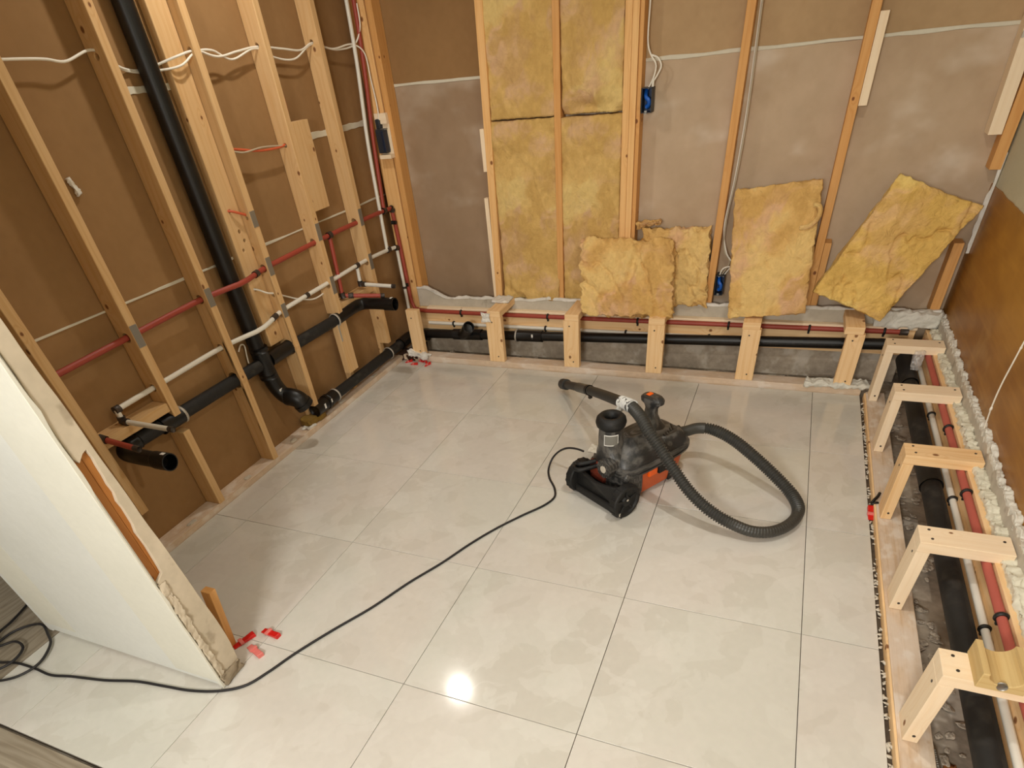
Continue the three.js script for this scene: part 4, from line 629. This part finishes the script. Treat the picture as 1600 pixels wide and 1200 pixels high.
// ------------------------------------------------------------------ the vacuum cleaner (local x: from wheels to hose port, local z: towards the near wheel)
{
  const t = thing('shop_vacuum', 'small black and orange wet and dry vacuum cleaner standing on the tiles', 'vacuum', [0.955, 0, 0.045]); const TH = Math.atan2(0.848, 0.53); t.rotation.y = TH;
  const C = Math.cos(TH), S = Math.sin(TH), loc = ([x, y, z]) => { const dx = x - 0.955, dz = z - 0.045; return [C * dx - S * dz, y, S * dx + C * dz]; };
  const add = (name, g, mat, parent = t, label) => { const m = new THREE.Mesh(g, mat); m.name = name; if (label) m.userData.label = label; parent.add(m); return m; };
  // orange tank
  const tank = add('tank', loft([[0.020, 0.235, 0, 0.165, 0.088, 5], [0.024, 0.236, 0, 0.172, 0.097, 5], [0.06, 0.24, 0, 0.182, 0.103, 5], [0.142, 0.248, 0, 0.192, 0.113, 4.5], [0.15, 0.248, 0, 0.19, 0.111, 4.5]], 64), M.tank);
  add('latch_block', new RoundedBoxGeometry(0.05, 0.045, 0.014, 2, 0.004).translate(0.205, 0.126, 0.113), M.clipOrange, tank, 'bright orange latch block');
  add('foot_arch', new RoundedBoxGeometry(0.06, 0.05, 0.012, 2, 0.004).translate(0.352, 0.042, 0.099), M.rubber, tank);
  add('latch', new RoundedBoxGeometry(0.055, 0.07, 0.016, 2, 0.004).translate(0.262, 0.135, 0.118), M.rubber);
  // lid with rim, dome, motor tower
  add('lid_rim', loft([[0.142, 0.25, 0, 0.204, 0.124, 4.2], [0.146, 0.25, 0, 0.212, 0.131, 4.2], [0.156, 0.25, 0, 0.214, 0.133, 4.2], [0.158, 0.25, 0, 0.210, 0.129, 4.2], [0.162, 0.25, 0, 0.210, 0.129, 4.2], [0.164, 0.25, 0, 0.215, 0.134, 4.2], [0.176, 0.25, 0, 0.214, 0.132, 4.2], [0.180, 0.25, 0, 0.204, 0.122, 4.2]], 80), M.lid);
  const lid = add('lid', loft([[0.172, 0.25, 0, 0.204, 0.122, 3.8], [0.195, 0.25, 0, 0.200, 0.116, 3.4], [0.218, 0.25, -0.004, 0.186, 0.102, 3], [0.242, 0.245, -0.008, 0.160, 0.084, 2.6], [0.256, 0.235, -0.012, 0.128, 0.064, 2.4], [0.264, 0.225, -0.014, 0.085, 0.043, 2.2]], 72), M.lid);
  for (let i = 0; i < 5; i++) { const g = new RoundedBoxGeometry(0.007, 0.006, 0.05, 2, 0.002); g.rotateY(-0.30 - i * 0.08); g.translate(0.308 + i * 0.018, 0.2425, 0.060 - i * 0.003); add('vent_slot', g, M.blackClip, lid); }
  add('side_shoulder', loft([[0.178, 0.36, 0.060, 0.080, 0.060, 3], [0.215, 0.352, 0.058, 0.074, 0.055, 2.8], [0.238, 0.345, 0.055, 0.064, 0.046, 2.8], [0.243, 0.343, 0.054, 0.056, 0.038, 2.8]], 40), M.lid, lid);
  const tower = add('motor_tower', loft([[0.15, 0.098, -0.008, 0.062, 0.088, 3], [0.19, 0.094, -0.012, 0.064, 0.082, 2.6], [0.222, 0.088, -0.020, 0.058, 0.068, 2.2], [0.245, 0.085, -0.025, 0.052, 0.055, 2], [0.30, 0.084, -0.028, 0.049, 0.051, 2], [0.335, 0.086, -0.029, 0.047, 0.048, 2]], 48), M.lid);
  const ring = new THREE.LatheGeometry([[0.024, 0.0], [0.046, 0.0], [0.057, 0.010], [0.061, 0.024], [0.057, 0.040], [0.047, 0.050], [0.036, 0.051], [0.027, 0.044], [0.024, 0.03], [0.024, 0.0]].map((p) => new THREE.Vector2(p[0], p[1])), 40); ring.scale(1.06, 1.1, 1.06); ring.translate(0.087, 0.328, -0.029);
  add('blower_ring', ring, M.rubber, tower); const plug = new THREE.CylinderGeometry(0.0235, 0.0235, 0.004, 28); plug.translate(0.087, 0.343, -0.029); add('blower_opening', plug, M.blackClip, tower);
  { const r = 0.0528, lab = (r2, y0, y1, a0, a1) => { const g = new THREE.CylinderGeometry(r2, r2, y1 - y0, 20, 1, true, a0, a1 - a0); g.translate(0.084, (y0 + y1) / 2, -0.027); return g; }; add('label_frame', lab(r, 0.268, 0.318, -1.30, -0.12), M.sticker, tower, 'white framed label'); add('label_plate', lab(r + 0.0005, 0.272, 0.314, -1.24, -0.18), SM({ color: 0x77756e, roughness: 0.5 }), tower, 'grey label plate'); }
  // handle with mushroom grip
  const hd = add('handle', loft([[0.235, 0.29, -0.012, 0.062, 0.060, 2.4], [0.262, 0.292, -0.014, 0.040, 0.042, 2.2], [0.29, 0.296, -0.018, 0.027, 0.032, 2], [0.318, 0.30, -0.02, 0.024, 0.030, 2], [0.335, 0.302, -0.02, 0.027, 0.042, 2.2], [0.343, 0.303, -0.02, 0.033, 0.056, 2.4], [0.358, 0.303, -0.02, 0.034, 0.058, 2.4], [0.368, 0.303, -0.02, 0.028, 0.048, 2.4], [0.371, 0.303, -0.02, 0.016, 0.03, 2.2]], 40).translate(0.018, 0.018, 0), M.lid);
  add('power_button', new RoundedBoxGeometry(0.026, 0.008, 0.020, 2, 0.003).translate(0.321, 0.389, -0.038), M.clipOrange, hd, 'orange power button');
  // rear: dusty motor housing, drain cap, axle housing, wheels
  add('dusty_patch', slab(0.09, 0.045, 0.012, 121, { nx: 24, ny: 14, nz: 3, amp: 0.012, freq: 30 }).rotateX(-1.0).rotateY(-1.2).translate(0.042, 0.200, -0.062), M.dustWhite, tower, 'white plaster dust on the housing');
  const cap = new THREE.CylinderGeometry(0.042, 0.045, 0.056, 8); cap.rotateZ(Math.PI / 2); cap.translate(0.030, 0.178, 0.018); add('filter_cap', toCreasedNormals(cap, 0.3), M.lid);
  const capf = new THREE.CylinderGeometry(0.016, 0.016, 0.004, 20); capf.rotateZ(Math.PI / 2); capf.translate(0.0015, 0.178, 0.018); add('cap_face', capf, M.dustWhite);
  add('rear_collar', new RoundedBoxGeometry(0.11, 0.135, 0.236, 3, 0.02).translate(0.096, 0.100, 0), M.lid);
  add('rear_panel', new RoundedBoxGeometry(0.02, 0.09, 0.09, 2, 0.006).translate(0.038, 0.125, -0.050), SM({ map: concTex, roughness: 0.6, color: 0xc8604a }), t, 'dusty red rear panel');
  { // black rear skirt: curved top edge
    const p = []; for (let i = 0; i <= 24; i++) { const z = -0.115 + 0.23 * i / 24, e = Math.abs(z) / 0.115; p.push([z * 1.16, 0.134 + 0.012 * e * e]); } p.push([0.136, 0.13], [0.136, 0.03], [0.12, 0.006], [-0.12, 0.006], [-0.136, 0.03], [-0.136, 0.13]);
    let g = extr(p, null, 0.016, 0.003); g.rotateY(-Math.PI / 2); g.translate(-0.030, 0, 0); const q = g.attributes.position; for (let i = 0; i < q.count; i++) { const z = q.getZ(i); q.setX(i, q.getX(i) + 1.5 * z * z); } g.computeVertexNormals(); add('rear_skirt', toCreasedNormals(g, 0.6), M.rubber);
    add('axle_tray', new RoundedBoxGeometry(0.10, 0.04, 0.25, 2, 0.01).translate(0.015, 0.035, 0), M.rubber);
    const br = tube([[0.02, 0.11, -0.118], [-0.02, 0.135, -0.130], [-0.045, 0.145, -0.115], [-0.042, 0.148, -0.085], [0.0, 0.152, -0.062], [0.03, 0.155, -0.05]], 0.010, 30, 10); add('cord_hook', br, M.rubber);
    add('cord_hook', tube([[0.01, 0.14, -0.115], [-0.02, 0.160, -0.122], [-0.03, 0.168, -0.10], [0.0, 0.172, -0.075], [0.03, 0.174, -0.06]], 0.010, 30, 10), M.rubber);
  }
  for (const s of [1, -1]) {
    const prof = [[0.001, 0], [0.052, 0], [0.070, 0.003], [0.0755, 0.008], [0.0755, 0.036], [0.071, 0.041], [0.060, 0.041], [0.055, 0.034], [0.026, 0.030], [0.022, 0.038], [0.001, 0.039]].map((p) => new THREE.Vector2(p[0], p[1]));
    const g = toCreasedNormals(new THREE.LatheGeometry(prof, 44), 0.5); g.rotateX(Math.PI / 2); if (s < 0) g.rotateY(Math.PI); g.translate(0.012, 0.0755, s > 0 ? 0.118 : -0.118);
    const w = add('wheel', g, M.rubber);
    for (let k = 0; k < 16; k++) { const a = k / 16 * Math.PI * 2, b = new RoundedBoxGeometry(0.011, 0.003, 0.03, 1, 0.001); b.translate(0, 0.0762, 0); b.rotateZ(a); b.translate(0.012, 0.0755, s > 0 ? 0.140 : -0.140); add('tread', b, M.rubber, w); }
    for (let k = 0; k < 5; k++) { const a = k / 5 * Math.PI * 2, b = new RoundedBoxGeometry(0.010, 0.034, 0.006, 1, 0.002); b.translate(0, 0.040, 0); b.rotateZ(a); b.translate(0.012, 0.0755, s > 0 ? 0.153 : -0.153); add('spoke', b, M.rubber, w); }
    if (s > 0) { add('dust_mark', slab(0.014, 0.012, 0.003, 131, { nx: 6, ny: 6, nz: 2, amp: 0.004, freq: 90 }).rotateY(-Math.PI / 3).translate(-0.035, 0.024, 0.154), M.dustWhite, w); add('dust_mark', slab(0.009, 0.006, 0.003, 133, { nx: 6, ny: 6, nz: 2, amp: 0.003, freq: 90 }).translate(0.012, 0.083, 0.159), M.dustWhite, w); }
    const cs = new THREE.SphereGeometry(0.022, 20, 14); cs.scale(1, 1, 0.8); cs.translate(0.37, 0.022, s * 0.082); add('caster', cs, M.rubber);
  }
  // hose: port cuff, corrugated tube, taped wand
  const HP = [[1.215, 0.178, -0.318], [1.256, 0.18, -0.344], [1.294, 0.185, -0.366], [1.349, 0.185, -0.373], [1.406, 0.18, -0.353], [1.471, 0.165, -0.32], [1.545, 0.14, -0.27], [1.617, 0.11, -0.221], [1.682, 0.08, -0.173], [1.731, 0.055, -0.129], [1.759, 0.04, -0.067], [1.753, 0.034, -0.002], [1.718, 0.032, 0.065], [1.662, 0.034, 0.117], [1.597, 0.04, 0.138], [1.528, 0.055, 0.134], [1.456, 0.08, 0.122], [1.388, 0.115, 0.104], [1.324, 0.16, 0.079], [1.264, 0.215, 0.048], [1.202, 0.275, 0.012], [1.141, 0.33, -0.027], [1.091, 0.365, -0.082], [1.036, 0.382, -0.142]].map(loc);
  const hc = new THREE.CatmullRomCurve3(HP.map(V), false, 'centripetal'), HL = hc.getLength(), rings = Math.round(HL / 0.0112);
  add('hose', sweep(hc, (s, u) => { const smooth = st(0.085, 0.105, u); const far = 1 - 0.85 * st(0.40, 0.44, u) * (1 - st(0.60, 0.64, u)); return s < 0.13 ? 0.0245 : 0.0228 + 0.0034 * far * Math.sin(s / HL * rings * Math.PI * 2); }, rings * 6, 20), M.hose);
  add('port_collar', rod(loc([1.175, 0.174, -0.292]), loc([1.226, 0.179, -0.326]), 0.033, 24), M.hoseDark);
  const W0 = [1.046, 0.384, -0.130], W1 = [0.456, 0.045, -0.979], lw = (k) => loc([W0[0] + (W1[0] - W0[0]) * k, W0[1] + (W1[1] - W0[1]) * k + 0.012 * Math.sin(k * Math.PI), W0[2] + (W1[2] - W0[2]) * k]);
  add('tape_wrap', sweep(new THREE.CatmullRomCurve3([0, 0.04, 0.08, 0.115].map((k) => V(lw(k)))), (s) => 0.0268 + 0.0016 * Math.sin(s * 260) + 0.0012 * Math.sin(s * 611), 90, 20), M.tape, t, 'white tape wrapped round the hose end');
  { const [a, b, c] = lw(0.03); add('tape_flap', slab(0.05, 0.028, 0.003, 141, { nx: 14, ny: 8, nz: 2, amp: 0.01, freq: 40 }).rotateX(-1.1).translate(a + 0.03, b - 0.012, c + 0.0), M.tape, t, 'loose white tape flap'); const [e, f, h] = lw(0.10); add('tape_flap', slab(0.04, 0.022, 0.003, 143, { nx: 12, ny: 6, nz: 2, amp: 0.01, freq: 40 }).rotateX(-1.0).translate(e - 0.035, f - 0.02, h + 0.02), M.tape, t, 'loose white tape flap'); }
  const wand = add('wand', sweep(new THREE.CatmullRomCurve3([0.10, 0.3, 0.5, 0.7, 0.9, 1.0].map((k) => V(lw(k)))), (s, u) => 0.0242 - 0.003 * u + (u > 0.92 ? 0.004 : 0), 60, 22), M.hoseDark);
  add('wand_band', rod(lw(0.535), lw(0.56), 0.0265, 22), M.blackClip, wand); add('wand_band', rod(lw(0.56), lw(0.72), 0.0248, 22), M.hose, wand);
  { const [a, b, c] = lw(0.55); add('hook_button', new RoundedBoxGeometry(0.02, 0.026, 0.016, 2, 0.004).translate(a + 0.01, b - 0.036, c), M.blackClip, wand); }
  add('nozzle_mouth', openEnd(lw(0.93), lw(1.005), 0.030), M.hoseDark, wand);
  // power cord: from the rear hook across the tiles, round the entry wall into the loose coil
  const cordPts = [[0.835, 0.150, -0.115], [0.797, 0.142, -0.140], [0.745, 0.128, -0.160], [0.69, 0.085, -0.188], [0.652, 0.035, -0.196], [0.648, 0.008, -0.150], [0.675, 0.0055, -0.080], [0.728, 0.0055, 0.0], [0.750, 0.0055, 0.065], [0.730, 0.0055, 0.130], [0.655, 0.0055, 0.236], [0.58, 0.0055, 0.351], [0.514, 0.0055, 0.476], [0.451, 0.0055, 0.62], [0.378, 0.0055, 0.76], [0.304, 0.0055, 0.929], [0.225, 0.0055, 1.072], [0.156, 0.0055, 1.211], [0.118, 0.0055, 1.306], [0.078, 0.0055, 1.38], [0.003, 0.0055, 1.428], [-0.095, 0.0055, 1.458], [-0.198, 0.0055, 1.473], [-0.32, 0.0055, 1.490], [-0.439, 0.0055, 1.523], [-0.586, 0.0055, 1.552], [-0.664, 0.0055, 1.571], [-0.755, 0.0055, 1.569], [-0.858, 0.0055, 1.574], [-0.95, 0.006, 1.60], [-1.06, 0.010, 1.62], [-1.04, 0.014, 1.68], [-0.92, 0.014, 1.69], [-0.825, 0.014, 1.657], [-0.770, 0.014, 1.615], [-0.752, 0.014, 1.55], [-0.80, 0.014, 1.468], [-0.856, 0.012, 1.437], [-0.951, 0.012, 1.405], [-1.02, 0.012, 1.47], [-1.01, 0.014, 1.57], [-0.96, 0.016, 1.635], [-0.89, 0.016, 1.632], [-0.862, 0.016, 1.58], [-0.885, 0.016, 1.52], [-0.95, 0.018, 1.505], [-1.0, 0.02, 1.55], [-1.06, 0.02, 1.50], [-1.08, 0.016, 1.43], [-1.15, 0.006, 1.30], [-1.4, 0.005, 1.05]];
  add('power_cord', tube(cordPts.map(loc), 0.0048, 420, 8), M.cord);
}

// ------------------------------------------------------------------ pot lights
for (const [x, z, I, col, label] of POTS) {
  const t = thing('ceiling_light', label, 'ceiling light', [x, CEIL, z], 'ceiling pot lights');
  const ring = new THREE.LatheGeometry([[0.044, -0.001], [0.075, -0.004], [0.078, -0.0005], [0.044, -0.0005]].map((p) => new THREE.Vector2(p[0], p[1])), 36); const a = new THREE.Mesh(ring, M.trimWhite); a.name = 'trim_ring'; t.add(a);
  const d = new THREE.Mesh(new THREE.CylinderGeometry(0.044, 0.044, 0.003, 36).translate(0, -0.002, 0), M.lamp); d.name = 'diffuser'; t.add(d);
  const L = new THREE.SpotLight(col, I, 0, 1.45, 0.55, 2); L.position.set(x, CEIL - 0.008, z); L.target.position.set(x, 0, z); L.castShadow = true; L.shadow.mapSize.set(2048, 2048); L.shadow.radius = 2.2; L.shadow.bias = -0.0005; L.name = 'lamp'; scene.add(L, L.target);
}
{  // unseen panel added to fill the room with light from behind the camera
  RectAreaLightUniformsLib.init();
  const [x, y, z] = FILL_LAMP.at, t = thing('added_fill_lamp', 'added fill light behind the camera, a flat rectangular panel on a thin tripod', 'fill light', [x, 0, z]);
  const head = new THREE.Object3D(); head.position.set(x, y, z); head.lookAt(FILL_LAMP.aim[0], FILL_LAMP.aim[1], FILL_LAMP.aim[2]); head.updateMatrix();
  const q = head.quaternion, rel = (g) => { g.applyQuaternion(q); g.translate(0, y, 0); return g; };
  const add = (n, g, m) => { const o = new THREE.Mesh(g, m); o.name = n; t.add(o); };
  add('lamp_housing', rel(new RoundedBoxGeometry(FILL_LAMP.w + 0.04, FILL_LAMP.h + 0.04, 0.05, 2, 0.01).translate(0, 0, -0.03)), M.blackClip);
  add('diffuser', rel(new THREE.BoxGeometry(FILL_LAMP.w, FILL_LAMP.h, 0.004).translate(0, 0, -0.003)), M.lamp);
  add('pole', new THREE.CylinderGeometry(0.014, 0.014, 1.3, 14).translate(0, 0.85, 0.05), M.blackClip);
  for (let k = 0; k < 3; k++) { const a = k * 2.094 + 0.5; add('leg', rod([0, 0.5, 0.05], [0.38 * Math.cos(a), 0.004, 0.05 + 0.38 * Math.sin(a)], 0.010), M.blackClip); }
  const L = new THREE.RectAreaLight(FILL_LAMP.col, FILL_LAMP.L, FILL_LAMP.w, FILL_LAMP.h), f = new THREE.Vector3(0, 0, 0.006).applyQuaternion(q); L.position.set(x + f.x, y + f.y, z + f.z); L.lookAt(FILL_LAMP.aim[0], FILL_LAMP.aim[1], FILL_LAMP.aim[2]); L.name = 'lamp'; scene.add(L);
}
scene.traverse((o) => { if (o.isMesh) { o.castShadow = true; o.receiveShadow = true; } });
renderer.render(scene, camera);
